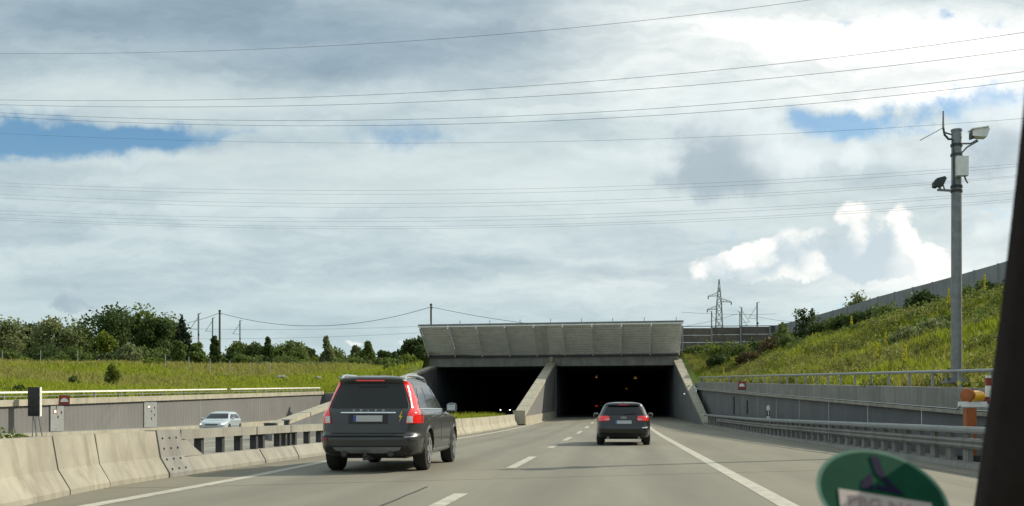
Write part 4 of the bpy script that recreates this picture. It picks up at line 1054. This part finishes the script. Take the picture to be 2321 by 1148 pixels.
for i, (px, top, half, Y, mat, lab) in enumerate([
    (20, 792, 46, 150, L_MID, 'bush below the leftmost birch'), (95, 782, 50, 156, L_DARK, 'dark bush second from the left edge'), (178, 786, 46, 152, L_MID, 'bush left of the bright young tree'),
    (290, 780, 40, 150, L_PALE, 'pale rounded bush right of the bright young tree'), (345, 788, 44, 154, L_MID, 'bush under the dark round tree'), (50, 812, 30, 118, L_LIME, 'lime green low bush near the meadow edge on the far left'),
    (352, 814, 30, 122, L_LIME, 'lime green low bush beneath the oval young tree'), (520, 800, 38, 160, L_DARK, 'dark bush at the foot of the tall wooden pole'), (565, 805, 46, 158, L_MID, 'bush right of the tall wooden pole'),
    (640, 806, 52, 160, L_MID, 'wide bush behind the first boulder'), (700, 812, 44, 158, L_LIME, 'lime bush behind the middle boulders'), (760, 808, 46, 160, L_MID, 'bush behind the last boulder'),
    (815, 812, 40, 150, L_MID, 'bush directly above the estate car roof rail'), (868, 812, 44, 140, L_MID, 'bush above the right end of the estate car roof'), (925, 806, 36, 116, L_LIME, 'lime green bush beside the left end of the tunnel visor'),
    (238, 800, 44, 148, L_DARK, 'dark bush behind the stem of the bright young tree'), (400, 800, 40, 150, L_DARK, 'dark bush at the foot of the spruce'), (448, 802, 40, 156, L_MID, 'bush below the first railway mast'), (484, 808, 34, 158, L_MID, 'bush left of the tall wooden pole'), (130, 800, 44, 150, L_MID, 'bush under the tall pale loose tree'), (900, 818, 40, 112, L_MID, 'low bush beside the sloping side wall of the far tube'), (600, 822, 60, 140, L_PALE, 'low pale scrub in front of the thin sapling'), (720, 826, 60, 138, L_PALE, 'low pale scrub around the boulders')]):
    tree_px('meadow_bush', px, top, half, Y, 'bush', mat, lab, 'bush', group=G2, n=2400, leaf=.25, trunk=.05, clear=.0)
tree_px('round_shrub', 258, 828, 27, 82, 'bush', L_LIME, 'single round green shrub standing alone in the meadow', 'bush', n=2200, leaf=.11, trunk=.05, clear=.0)
tree_px('dark_shrub', 32, 876, 34, 55, 'bush', L_DARK, 'dark shrub behind the white handrail beside the black sign', 'bush', n=1500, leaf=.10, trunk=.04, clear=.0)
tree_px('weed_clump', 168, 852, 16, 74, 'bush', L_MID, 'small weed clump in the meadow left of the round shrub', 'bush', n=700, leaf=.10, trunk=.03, clear=.0)

def grass_mass(name, base, mat, hgt, wid, rng, blades=4, lean=.35):
    """tufts of tapered blades at base points"""
    n = len(base) * blades; B = np.repeat(base, blades, 0) + rng.normal(scale=hgt.mean() * .18, size=(n, 3)) * np.array([1, 1, 0])
    hh = np.repeat(hgt, blades) * rng.uniform(.55, 1.15, n); a = rng.random(n) * 6.283
    side = np.stack([np.cos(a), np.sin(a), np.zeros(n)], 1) * (wid * rng.uniform(.6, 1.3, n))[:, None]
    ln = rng.normal(scale=lean, size=(n, 2)) * hh[:, None]
    tip = B + np.concatenate([ln, hh[:, None]], 1); mid = B + np.concatenate([ln * .35, hh[:, None] * .55], 1)
    B = B - np.array([0, 0, .05])
    V = np.stack([B - side, B + side, mid + side * .8, tip, mid - side * .8], 1).reshape(-1, 3)
    tint = np.clip(np.repeat(rng.random(len(base)), blades) * .7 + rng.random(n) * .3, 0, 1)
    return raw_mesh(name, V, np.arange(5 * n).reshape(n, 5), mat, tint)

def stuff(name, me, label, cat):
    o = link(name, me); o['kind'] = 'stuff'; tag(o, label, cat); return o
# embankment grass: denser near
n = 30000; yy = 8 + 88 * RNG.random(n) ** 1.0; tt = RNG.random(n)
E = np.array([emb(y, t) for y, t in zip(yy, tt)])
patch = np.sin(E[:, 0] * .9 + E[:, 1] * .35) + np.sin(E[:, 1] * .5 - E[:, 0] * .3) + RNG.normal(scale=.8, size=n)
k = patch > -.5
stuff('embankment_grass', grass_mass('embankment_grass', E[k], GRASS, RNG.uniform(.16, .42, k.sum()) * (1 + .9 * np.clip(np.sin(E[k, 1] * .8 + 1) * np.sin(E[k, 0] * 1.1), 0, 1)), .013, RNG, 9, .28), 'tall bright green grass covering the embankment on the right', 'grass')
stuff('ripe_grass', grass_mass('ripe_grass', E[~k], GRASSD, RNG.uniform(.22, .55, (~k).sum()), .010, RNG, 9, .28), 'paler seeding grass in patches on the embankment', 'grass')
# broad-leaved weeds in low mounds over the embankment
def weed_mass(name, P, mat, rad, per, leaf, rng):
    n = len(P) * per; v = rng.normal(size=(n, 3)); v /= np.linalg.norm(v, axis=1)[:, None]; v[:, 2] = np.abs(v[:, 2])
    R_ = np.repeat(rad, per); C = np.repeat(P, per, 0) + v * (R_ * (.5 + .5 * rng.random(n)))[:, None] * np.array([1, 1, .75])
    V, Fc = leaves(C, leaf * rng.uniform(.6, 1.3, n), rng); return raw_mesh(name, V, Fc, mat, np.clip(np.repeat(rng.random(len(P)), per) * .8 + rng.random(n) * .2, 0, 1))
n = 900; yy = 14 + 80 * RNG.random(n); tt = RNG.random(n) ** .8; Wp = np.array([emb(y, t) for y, t in zip(yy, tt)])
stuff('embankment_weeds', weed_mass('embankment_weeds', Wp, L_WEED, RNG.uniform(.3, 1.0, n), 110, .080, RNG), 'leafy weed mounds among the embankment grass', 'weeds')
n = 380; yy = 20 + 74 * RNG.random(n); tt = 1 - .55 * RNG.random(n) ** 1.6; Wp = np.array([emb(y, t) for y, t in zip(yy, tt)])
stuff('bramble_scrub', weed_mass('bramble_scrub', Wp, L_MID, RNG.uniform(.45, 1.25, n), 150, .09, RNG), 'darker bramble scrub towards the crest of the embankment', 'scrub')
# meadow on the left
n = 48000; Yv = 19 + 140 * RNG.random(n) ** .95; X = XLW - .5 - RNG.random(n) * (10 + Yv * .62); Z = T_left(X, Yv)
pb = np.stack([X, Yv, Z], 1); d = np.hypot(np.maximum(XLW - X, 0), np.maximum(Yv - 93, 0))
k = (np.sin(X * .22 + 2) + np.sin(Yv * .13) + RNG.normal(scale=.6, size=n) + (22 - d) * .09) > -.2
stuff('meadow_grass', grass_mass('meadow_grass', pb[k], GRASS, RNG.uniform(.3, .7, k.sum()), .055, RNG, 4), 'bright green grass of the meadow behind the left wall', 'grass')
stuff('ripe_meadow_grass', grass_mass('ripe_meadow_grass', pb[~k], GRASSD, RNG.uniform(.35, .8, (~k).sum()), .05, RNG, 4), 'straw tinted grass on the upper part of the meadow', 'grass')
n = 6000; Yv = 93.6 + RNG.random(n) * 60; X = XLW + RNG.random(n) * 11 - RNG.random(n) * 14; pb = np.stack([X, Yv, T_left(X, Yv)], 1)
stuff('bank_grass', grass_mass('bank_grass', pb, GRASS, RNG.uniform(.3, .7, n), .05, RNG, 4), 'grass on the bank beside the far tube', 'grass')
n = 1500; Yv = RNG.uniform(41, 68, n); X = np.array([XL(y) for y in Yv]) - RNG.uniform(.6, 2.4, n); hz = np.interp(Yv, [41, 43, 66, 70], [.3, .5, .55, .35])
stuff('median_grass', grass_mass('median_grass', np.stack([X, Yv, hz - .05], 1), GRASS, RNG.uniform(.2, .62, n), .018, RNG, 5), 'grass tufts behind the barrier in front of the far tunnel mouth', 'grass')
for i, (px, py, Y, hh, lab) in enumerate([(18, 978, 14.2, .55, 'leafy median shrub at the left edge behind the concrete barrier'), (52, 984, 14.6, .42, 'low leafy median shrub second from the left edge'), (84, 990, 14.9, .36, 'smallest leafy median shrub, below the black sign')]):
    X = (px - CX) * Y / F
    tree('median_shrub', X, Y, .05, max(H + (CY - py) * Y / F - .05, .3), .32, 'bush', L_LIME, lab, 'bush', n=900, leaf=.035, trunk=.015, clear=.0, seed=300 + i, group='shrubs in the median')

# embankment shrubs and flowers
EB = 'shrubs on the embankment'
def emb_at(px, Y, dz=0.0):
    """embankment surface point seen at picture column px for depth Y"""
    X = (px - CX) * Y / F; a, b = emb_lo(Y), emb_hi(Y); t = (X - a.x) / (b.x - a.x); return emb(Y, min(max(t, 0), 1))
for i, (px, Y, hh, rr, mat, lab) in enumerate([
    (1575, 92, 1.1, 1.4, L_MID, 'low green bush right beside the tunnel visor'), (1618, 90, 1.7, 1.8, L_LIME, 'lime green bush under the brown noise barrier'), (1668, 88, 1.9, 1.7, L_MID, 'leafy bush in the middle under the brown noise barrier'),
    (1632, 84, 1.2, 1.4, L_DARK, 'dark low bush in front of the lime green one'), (1712, 86, 1.9, 1.6, L_DARK, 'dark bush at the right end of the brown noise barrier'), (1745, 82, 1.6, 1.5, L_DRY, 'brownish twiggy bush among the dark ones'),
    (1775, 88, 2.3, 1.5, L_MID, 'rounded bush where brown and grey noise barriers meet'), (1822, 84, 3.4, 1.5, L_DARK, 'tallest dark shrub rising above the noise barrier edge'), (1798, 80, 1.5, 1.5, L_MID, 'shrub left below the tallest dark shrub'),
    (1865, 79, 1.8, 1.6, L_DARK, 'dark shrub right of the tallest one'), (1905, 74, 1.5, 1.5, L_MID, 'middle shrub below the grey noise barrier'), (1700, 80, 1.1, 1.5, L_DRY, 'dry brown thicket low on the embankment'),
    (1960, 70, 1.5, 1.6, L_DARK, 'dark shrub at the foot of the grey noise barrier, left of the mast'), (2030, 64, 1.4, 1.6, L_MID, 'shrub nearest the mast on its left, by the noise barrier'), (2095, 60, 1.6, 1.4, L_DARK, 'dark shrub just left of the tall mast under the noise barrier'),
    (2215, 56, 1.2, 1.4, L_MID, 'shrub right of the tall mast under the noise barrier'), (2060, 47, 1.0, 1.5, L_PALE, 'pale feathery clump on the mid slope left of the mast'), (2130, 44, .9, 1.4, L_PALE, 'pale feathery clump on the slope touching the mast')]):
    p = emb_at(px, Y)
    tree('embankment_shrub', p.x, p.y, p.z - .05, hh, rr, 'bush', mat, lab, 'bush', n=1700, leaf=.13, trunk=.04, clear=.0, seed=400 + i, group=EB)
tree('crest_shrub', (1945 - CX) * 86 / F, 86, 8.2, 3.5, 1.3, 'loose', L_PALE, 'pale airy shrub showing above the grey noise barrier', 'bush', n=1200, leaf=.14, trunk=.05, clear=.1, seed=440)
for i, (px, Y, hh) in enumerate([(2052, 36, 1.0), (1988, 40, .95), (1895, 50, 1.0), (1930, 60, 1.0), (1842, 66, 1.1), (2150, 52, 1.3), (2008, 46, .9), (1640, 76, .9), (2232, 52, 1.3), (1762, 72, .9)]):
    p = emb_at(px, Y); r = root('flower_spike', (p.x, p.y, p.z), f'yellow flower spike on the embankment, {ORD[sorted([2052, 1988, 1895, 1930, 1842, 2150, 2008, 1640, 2232, 1762]).index(px)]} from the left', 'flower', 'yellow flower spikes on the embankment', world=False)
    part('stem', MB().tube([(0, 0, -.05), (.02, 0, hh * .6), (.01, 0, hh)], [.014, .011, .005], 5), pm('green_stem', (.08, .11, .03), .8), r)
    rng = np.random.default_rng(500 + i); nn = 90; zz = rng.uniform(hh * .45, hh * 1.05, nn); a = rng.random(nn) * 6.283; q = .085 * (1.15 - zz / hh * .9) * rng.uniform(.3, 1.3, nn)
    V, Fc = leaves(np.stack([np.cos(a) * q, np.sin(a) * q, zz], 1), .05 * np.ones(nn), rng); link('blossom', raw_mesh('blossom', V, Fc, YEL, rng.random(nn)), r)

# boulders in the meadow
for i, (px, py, s, lab) in enumerate([(510, 846, .9, 'long pale boulder leftmost in the meadow'), (638, 846, 1.6, 'largest pale boulder in the meadow'), (722, 838, 1.4, 'twin-peaked pale boulder in the middle of the meadow rim'), (770, 838, 1.2, 'pale boulder nearest the estate car roof'), (808, 842, 1.0, 'half hidden boulder directly over the roof rail')]):
    Y = 112; X = (px - CX) * Y / F; z = float(T_left(X, Y)); rng = np.random.default_rng(600 + i)
    bm = bmesh.new(); s *= .42; bmesh.ops.create_icosphere(bm, subdivisions=3, radius=1)
    ph = rng.random(6) * 6
    for v in bm.verts:
        d = 1 + .18 * math.sin(v.co.x * 3 + ph[0]) + .15 * math.sin(v.co.z * 4 + ph[1]) * math.sin(v.co.y * 3 + ph[2]) + .07 * math.sin(v.co.x * 9 + ph[3]); v.co = Vector((v.co.x * s * d, v.co.y * s * .8 * d, v.co.z * s * .62 * d))
    me = bpy.data.meshes.new('boulder'); bm.to_mesh(me); bm.free(); me.materials.append(BOULDER)
    o = link('boulder', me); o.location = (X, Y, z + .35 * s); tag(o, lab, 'boulder', 'boulders in the meadow')

# ------------------------------------------------------------------ poles, masts, wires
def wooden_pole(px, top, Y, w, label):
    X = (px - CX) * Y / F; z = float(T_left(X, Y)); zt = H + (CY - top) * Y / F
    r = root('utility_pole', (X, Y, z), label, 'pole')
    part('shaft', MB().tube([(X, Y, z - .3), (X, Y, zt)], [w, w * .75], 8), WOOD, r, True)
    part('cap', MB().lathe([(w * 1.2, 0), (w * 1.2, .12), (w * .4, .25)], (X, Y, zt - .02), 'z', 8), DARKMET, r)
    part('insulator', MB().lathe([(.06, 0), (.09, .08), (.05, .18)], (X + .15, Y, zt - .45), 'z', 8).bar((X, Y, zt - .45), (X + .17, Y, zt - .45), .05), STEEL_D, r)
    return Vector((X, Y, zt - .25))
pA = wooden_pole(498, 706, 150, .19, 'tall wooden pole right of the tree belt'); pB = wooden_pole(977, 692, 132, .16, 'wooden pole rising behind the left end of the tunnel visor')
def cable(name, pts, rad, label, cat='cable', group=None):
    return tag(part(name, MB().tube(pts, rad, 5), CABLE, None, True), label, cat, group)
def sag(a, b, s, n=20): return [a.lerp(b, t) + Vector((0, 0, -s * 4 * t * (1 - t))) for t in np.linspace(0, 1, n)]
cable('overhead_cable', sag(pA, pB, 2.3), .035, 'sagging cable between the wooden pole by the trees and the pole behind the visor', group='cables on wooden poles')
cable('overhead_cable', sag(pA, W(380, 740, 165), .3), .035, 'cable running left from the tall wooden pole into the trees', group='cables on wooden poles')
cable('overhead_cable', sag(pB, W(1262, 741, 122), .25), .03, 'cable dropping from the pole behind the visor towards the right', group='cables on wooden poles')
def rail_mast(px, top, Y, label, sgn=1):
    X = (px - CX) * Y / F; z = float(T_left(X, Y)); zt = H + (CY - top) * Y / F
    r = root('railway_mast', (X, Y, z), label, 'mast', 'overhead line masts of the railway')
    part('shaft', MB().box((X, Y, (z + zt) / 2), (.22, .22, zt - z)), STEEL_D, r)
    hgt = zt - 1.4
    part('bracket', MB().bar((X, Y, hgt + .8), (X - sgn * 1.5, Y, hgt - 1.4), .07).bar((X, Y, hgt - 1.5), (X - sgn * 1.6, Y, hgt - 1.4), .07).bar((X, Y, zt - .1), (X + sgn * .5, Y, zt + .1), .08), STEEL_D, r)
    part('insulator', MB().lathe([(.12, 0), (.18, .2), (.12, .4)], (X + sgn * .1, Y - .2, hgt - 2.6), 'z', 8), DARKMET, r)
    return X, Y, zt
for px, top, Y, lab, sg in ((450, 711, 175, 'railway mast nearest the spruce', 1), (482, 721, 205, 'railway mast just left of the tall wooden pole', 1), (544, 727, 205, 'railway mast just right of the tall wooden pole', 1), (1613, 706, 190, 'railway mast left of the lattice pylon', -1), (1677, 707, 200, 'shorter of the twin railway masts right of the pylon', -1), (1681, 697, 185, 'taller of the twin railway masts right of the pylon', -1), (1716, 686, 175, 'tallest railway mast at the right behind the brown noise barrier', 1)):
    rail_mast(px, top, Y, lab, sg)
for i, (ya, yb, lab) in enumerate(((745, 738, 'upper thin railway wire over the low trees'), (768, 752, 'lower thin railway wire over the low trees'))):
    cable('contact_wire', sag(W(400, ya, 205), W(1000, yb, 205), .5), .022, lab, group='railway wires')
for i, (a, b, lab) in enumerate((((1545, 741), (1670, 712), 'railway wire rising to the twin masts'), ((1690, 712), (1800, 730), 'railway wire falling away from the twin masts'), ((1545, 708), (1760, 712), 'thin level railway wire crossing the pylon'))):
    cable('contact_wire', sag(W(*a, 188), W(*b, 188), .25), .028, lab, group='railway wires')
def pylon():
    Y = 320; X = (1630 - CX) * Y / F; zb = float(T_left(X, Y)) - 1; zt = H + (CY - 634) * Y / F
    r = root('lattice_pylon', (X, Y, zb), 'lattice steel pylon on the horizon behind the brown noise barrier', 'pylon')
    hw = lambda z: np.interp(z, [zb, zt - 16, zt - 7.5, zt], [2.4, 1.15, .75, .08])
    zs = [zb] + list(np.linspace(zt - 30, zt - 7.5, 9)) + [zt - 5, zt - 2.5, zt]
    zs = sorted(set(zs)); m = MB(); lg = [MB() for _ in range(4)]
    for a, b in zip(zs[:-1], zs[1:]):
        for k, (sx, sy) in enumerate(((-1, -1), (1, -1), (1, 1), (-1, 1))):
            ax, bx = hw(a), hw(b); nx = ((-1, -1), (1, -1), (1, 1), (-1, 1))[(k + 1) % 4]
            lg[k].bar((X + sx * ax, Y + sy * ax, a), (X + sx * bx, Y + sy * bx, b), .17)
            m.bar((X + sx * ax, Y + sy * ax, a), (X + nx[0] * bx, Y + nx[1] * bx, b), .12); m.bar((X + nx[0] * ax, Y + nx[1] * ax, a), (X + sx * bx, Y + sy * bx, b), .12); m.bar((X + sx * bx, Y + sy * bx, b), (X + nx[0] * bx, Y + nx[1] * bx, b), .10)
    for q in lg: part('leg', q, STEEL_D, r)
    part('bracing', m, STEEL_D, r)
    for y, sg, L in ((671, -1, 3.6), (684, 1, 4.0), (701, -1, 3.9)):
        z = H + (CY - y) * Y / F; w = hw(z); tipx = X + sg * L
        q = MB().bar((X + sg * w * .5, Y, z), (tipx, Y, z - .2), .2).bar((X + sg * w * .5, Y, z + 1.2), (tipx, Y, z - .1), .16)
        for t in (.35, .65): q.bar((X + sg * (w * .5 + (L - w * .5) * t), Y, z - .2 * t), (X + sg * (w * .5 + (L - w * .5) * (t - .15)), Y, z + 1.2 * (1 - t)), .12)
        c = part('cross_arm', q, STEEL_D, r); part('insulator', MB().lathe([(.12, -1.0), (.2, -.5), (.12, 0)], (tipx, Y, z - .15), 'z', 8), DARKMET, r)
pylon()
# high-voltage lines overhead: each wire leans on a straight ground line and hangs in its own curve
def hv(pts, Y0, k, label, rad, group):
    x = np.array([p[0] for p in pts], float); y = np.array([p[1] for p in pts], float); co = np.polyfit(x, y, 2)
    out = []
    for px in np.linspace(-500, 2700, 40):
        t = (px - CX) / F; Yd = Y0 / (1 - k * t); out.append(W(px, np.polyval(co, px), Yd))
    cable('power_line', out, rad, label, 'cable', group)
GU = 'upper high-voltage wires'; GL = 'lower high-voltage wires'
hv([(0, 122), (1160, 76), (1840, 0)], 62, -.45, 'single topmost wire leaving through the top edge of the picture', .012, GU)
hv([(0, 227), (1160, 198), (2321, 74)], 66, -.45, 'upper wire of the higher pair in the upper bundle', .014, GU)
hv([(0, 238), (1160, 222), (2321, 112)], 66.5, -.45, 'lower wire of the higher pair in the upper bundle', .014, GU)
hv([(0, 256), (1160, 264), (2321, 163)], 70, -.45, 'upper wire of the lower pair in the upper bundle', .014, GU)
hv([(0, 265), (1160, 278), (2321, 183)], 70.5, -.45, 'lower wire of the lower pair in the upper bundle', .014, GU)
hv([(0, 303), (1160, 323), (2100, 285)], 96, -.45, 'faint single wire below the upper bundle', .012, GU)
for i, (a, b, c) in enumerate(((415, 429, 371), (422, 438, 377), (441, 459, 397), (449, 467, 400), (478, 491, 431), (486, 499, 436), (494, 511, 450), (499, 516, 455))):
    hv([(0, a), (1160, b), (2321, c)], 108 + i * .6, -.40, f'{ORD[i]} wire from the top in the lower bundle of eight', .010, GL)

# fence posts at the meadow's far edge
for i, px in enumerate((5, 92, 176, 375, 428, 476, 521, 568, 612)):
    Y = 116; X = (px - CX) * Y / F; z = float(T_left(X, Y)); r = root('fence_post', (X, Y, z), f'thin pale fence post before the trees, {ORD[i]} from the left', 'post', 'fence posts along the meadow', world=False)
    part('shaft', MB().tube([(0, 0, -.2), (0, 0, 1.75)], .045, 6), STEEL, r); part('cap', MB().lathe([(.06, 0), (.06, .05), (.02, .08)], (0, 0, 1.74), 'z', 6), STEEL_D, r)

# ------------------------------------------------------------------ camera mast on the right parapet
def mast():
    Y = 24.2; X = XW(Y) + .12; X = (2168 - CX) * Y / F; z = ZP(Y); s = Y / F
    r = root('camera_mast', (X, Y, z), 'tall grey mast carrying cameras and an antenna on the right parapet', 'mast')
    q = lambda px, py, dy=0.0: Vector(((px - CX) * s, Y + dy, H + (CY - py) * s))
    pole = MB().tube([q(2168, 872), q(2168, 297)], [.135, .125], 14); part('pole', pole, STEEL_D, r, True)
    part('base_plate', MB().box(q(2166, 866), (.60, .5, .05)).box(q(2166, 861), (.42, .36, .07)), STEEL_D, r)
    for a, b in ((-.24, -.19), (.24, -.19)): part('anchor_bolt', MB().lathe([(.03, 0), (.03, .09), (.012, .1)], q(2166, 868) + Vector((a, b, .03)), 'z', 8), DARKMET, r)
    part('pole_cap', MB().lathe([(.14, 0), (.14, .04), (.05, .06)], q(2168, 298), 'z', 14), STEEL_D, r)
    for py in (330, 352, 434, 424): part('clamp', MB().lathe([(.148, -.03), (.148, .03)], q(2168, py), 'z', 14), DARKMET, r)
    part('junction_box', MB().box(q(2174, 382, -.2), (.28, .16, .48)), WHITE, r)
    # right camera housing
    h = part('camera_housing', MB().prism([(-.20, -.08), (.15, -.10), (.22, .10), (.17, .17), (-.12, .12), (-.21, .04)], .26, Matrix.Translation(q(2216, 307, -.1)) @ Matrix.Rotation(math.radians(90), 4, 'X')), WHITE, r)
    sub('sun_shield', MB().box(q(2214, 296, -.1), (.42, .32, .025), ry=math.radians(-8)), WHITE, h)
    sub('lens_hood', MB().box(q(2199, 310, -.1), (.06, .22, .16)), BLACKB, h)
    part('camera_arm', MB().tube([q(2179, 348), q(2192, 334), q(2214, 322, -.1)], .022, 6).tube([q(2179, 326), q(2200, 326), q(2212, 320, -.1)], .022, 6), STEEL_D, r)
    # left camera
    h = part('camera_housing', MB().prism([(-.18, -.11), (.05, -.09), (.14, .10), (.09, .15), (-.10, .10), (-.18, 0)], .18, Matrix.Translation(q(2128, 417, -.1)) @ Matrix.Rotation(math.radians(90), 4, 'X')), DARKMET, r)
    sub('lens_hood', MB().box(q(2117, 422, -.1), (.07, .16, .14)), BLACKB, h)
    part('camera_arm', MB().bar(q(2164, 433), q(2122, 433, -.1), .05).bar(q(2128, 433, -.1), q(2126, 424, -.1), .05).bar(q(2140, 433, -.05), q(2134, 418, -.08), .025), STEEL_D, r)
    part('cable_elbow', MB().tube([q(2181, 400, -.12), q(2185, 412, -.14), q(2190, 418, -.12)], .02, 6), DARKMET, r)
    # antenna
    part('antenna', MB().tube([q(2138, 252), q(2138, 292)], [.02, .028], 6), STEEL_D, r)
    part('antenna_bracket', MB().tube([q(2138, 290), q(2141, 306), q(2150, 316), q(2160, 316)], .028, 6).bar(q(2158, 306), q(2138, 300), .03), DARKMET, r)
    part('whip_rod', MB().tube([q(2136, 291), q(2074, 329, -.4)], .010, 5), STEEL_D, r)
    part('conduit', MB().tube([q(2156, 318, -.1), q(2157, 360, -.14), q(2158, 430, -.14)], .018, 5), DARKMET, r)
mast()

# ------------------------------------------------------------------ black sign on legs by the left wall
def black_sign():
    Y = 45.9; s = Y / F; zb = ZO + zr(Y); X = (78 - CX) * s
    r = root('traffic_sign', (X, Y, zb), 'black-backed upright sign on thin legs in front of the left wall', 'sign')
    z0, z1 = H + (CY - 944) * s, H + (CY - 878) * s; w = 27 * s
    part('board', MB().box((X, Y, (z0 + z1) / 2), (w, .10, z1 - z0)), BLACKB, r)
    part('lit_edge', MB().box((X + w / 2 + .018, Y - .01, (z0 + z1) / 2), (.036, .12, z1 - z0)), STEEL_W, r)  # pale strip on one edge only: sunlight put into the colour
    for k in range(4): part('stiffener', MB().box((X, Y - .065, z0 + (z1 - z0) * (k + .5) / 4), (w * .92, .03, .05)), DARKMET, r)
    for dx, dy in ((-.10, 0), (.07, 0), (-.14, .5), (.13, .5)):
        part('leg', MB().tube([(X + dx, Y + dy, zb - .02), (X + dx * .8, Y + .05, z0 + .3)], .026, 6), STEEL_D, r)
    part('foot', MB().box((X, Y + .25, zb + .06), (.6, .9, .12)), CONC2, r)
black_sign()

# ------------------------------------------------------------------ orange closing gate behind the guard rail
def gate():
    Y = 20.0; X = XR(Y) + .42; s = Y / F
    r = root('closing_gate', (X, Y, 0), 'orange gate post with amber warning lamp behind the guard rail', 'gate')
    q = lambda px, py, dy=0.0: Vector(((px - CX) * s, Y + dy, H + (CY - py) * s))
    c = q(2198, 985); zt = H + (CY - 925) * s
    part('post', MB().box((c.x, Y, zt / 2), (.21, .2, zt)), ORANGE, r)
    part('foot', MB().box((c.x - .02, Y, .09), (.36, .34, .18)), DARKMET, r)
    part('bracket', MB().box(q(2204, 917), (.56, .12, .11)), WHITE, r)
    part('bracket_hook', MB().bar(q(2184, 915), q(2163, 930, -.1), .035).bar(q(2176, 909), q(2165, 902), .025), STEEL_D, r)
    L = part('lamp_disc', MB().lathe([(.02, -.05), (.145, -.03), (.16, .0), (.145, .03), (.05, .05)], (0, 0, 0), 'x', 22), ORANGE, r, True)
    M = Matrix.Rotation(math.radians(20), 4, 'Z') @ Matrix.Rotation(math.radians(-12), 4, 'X')
    M = Matrix.Translation(q(2192, 897)) @ Matrix.Rotation(math.radians(38), 4, 'Z'); L.data.transform(M)
    l2 = part('lamp_body', MB().lathe([(.12, .0), (.12, .12), (.09, .22), (.03, .24)], (0, 0, 0), 'x', 18), YELLOW, r, True); l2.data.transform(Matrix.Translation(q(2204, 899, -.03)) @ Matrix.Rotation(math.radians(10), 4, 'Z'))
    part('boom', MB().box(q(2240, 888), (.10, .07, .66)), WHITE, r)
    part('boom_band', MB().box(q(2240, 866), (.106, .076, .16)).box(q(2236, 908), (.106, .076, .14)), RED, r)
gate()

# ------------------------------------------------------------------ our own car: windscreen pillar and the green sticker on the glass
def own_car():
    o = [(2203, 1175, .74), (2243, 900, .68), (2276, 640, .62), (2301, 420, .575), (2325, 190, .53), (2349, -30, .49)]
    m = MB(); P = []
    for px, py, Y in o:
        e = W(px, py, Y); k = .62 / .62
        ring = [e + Vector(v) for v in ((0, .0, 0), (.002, -.020, 0), (.022, -.040, 0), (.085, -.045, 0), (.12, -.02, 0), (.125, .03, 0), (.09, .06, 0), (.036, .05, 0), (.013, .02, 0))]
        P.append(ring)
    n = len(P[0])
    for i, rg in enumerate(P):
        b = m.addv(rg)
        if i:
            for j in range(n): m.f.append((b - n + j, b - n + (j + 1) % n, b + (j + 1) % n, b + j))
    m.f.append(tuple(range(n))); m.f.append(tuple(b + j for j in reversed(range(n))))
    r = root('windscreen_pillar', P[0][0], 'black windscreen pillar of our own car along the right edge', 'car pillar')
    part('trim', m, TRIMB, r, True, 60)
    m = MB().tube([W(px + 16, py, Y) + Vector((.009, .016, 0)) for px, py, Y in o], .004, 6); part('seal', m, RUBBER, r, True)
    # sticker: raked disc on the glass, its edge tilted as the glass curves
    c = W(2001, 1124, .62)
    r = root('windscreen_sticker', c, 'green round windscreen sticker with white label field at the bottom right', 'sticker', world=False)
    M = Matrix.Rotation(math.radians(9), 4, 'Y') @ Matrix.Rotation(math.radians(-50), 4, 'X') @ Matrix.Rotation(math.radians(90), 4, 'X')
    R_ = .0402
    poly = [(math.cos(t) * R_, math.sin(t) * R_) for t in np.linspace(0, 2 * math.pi, 49)[:-1]]
    part('disc', MB().prism(poly, .0006, M), pm('sticker_green', (.005, .048, .025), .8, .12, 60, spec=.08), r)
    ring = MB(); R2 = R_ + .0028; b0 = ring.addv([M @ Vector((math.cos(t) * q, math.sin(t) * q, z)) for z in (-.0002, .0002) for q in (R_ + .0001, R2) for t in np.linspace(0, 2 * math.pi, 49)[:-1]])
    N = 48
    for j in range(N):
        k = (j + 1) % N
        ring.f += [(j, k, N + k, N + j), (2 * N + j, 3 * N + j, 3 * N + k, 2 * N + k), (N + j, N + k, 3 * N + k, 3 * N + j)]
    part('border', ring, pm('sticker_rim', (.10, .19, .14), .8, .1, 60, spec=.1), r)
    T_ = lambda x, y, z=0.0: M @ Matrix.Translation((x, y, z))
    part('label_field', MB().prism([(-.029, -.009), (.031, -.009), (.031, .009), (-.029, .009)], .0006, T_(0, -.010, .0008)), pm('sticker_white', (.36, .30, .27), .6, .05, 60), r)
    ink = pm('sticker_ink', (.010, .007, .028), .8, .1, 60, spec=.1)
    fp = [(-.018, -.002), (-.011, -.002), (-.010, .014), (-.003, .020), (.004, .006), (.008, -.003), (.015, -.002), (.006, .016), (.004, .032), (-.004, .032), (-.003, .028), (-.001, .018), (-.012, .008)]
    part('numeral', MB().prism([(-.014, .001), (-.006, .001), (-.006, .017), (-.012, .010)], .0005, T_(0, .002, .0008)).prism([(-.006, .002), (.012, .001), (.001, .016), (-.001, .033), (-.007, .034), (-.005, .018), (.003, .006), (-.006, .006)], .0005, T_(.002, .002, .00085)), ink, r)
    o2 = link('lettering', text_mesh('PBG NA', .0125, pm('sticker_pencil', (.24, .16, .15), .7, .1, 60), .0002), r); o2.matrix_local = T_(-.002, -.0105, .0013)
own_car()
for o in list(SC.objects):
    if '_w' in o: del o['_w']
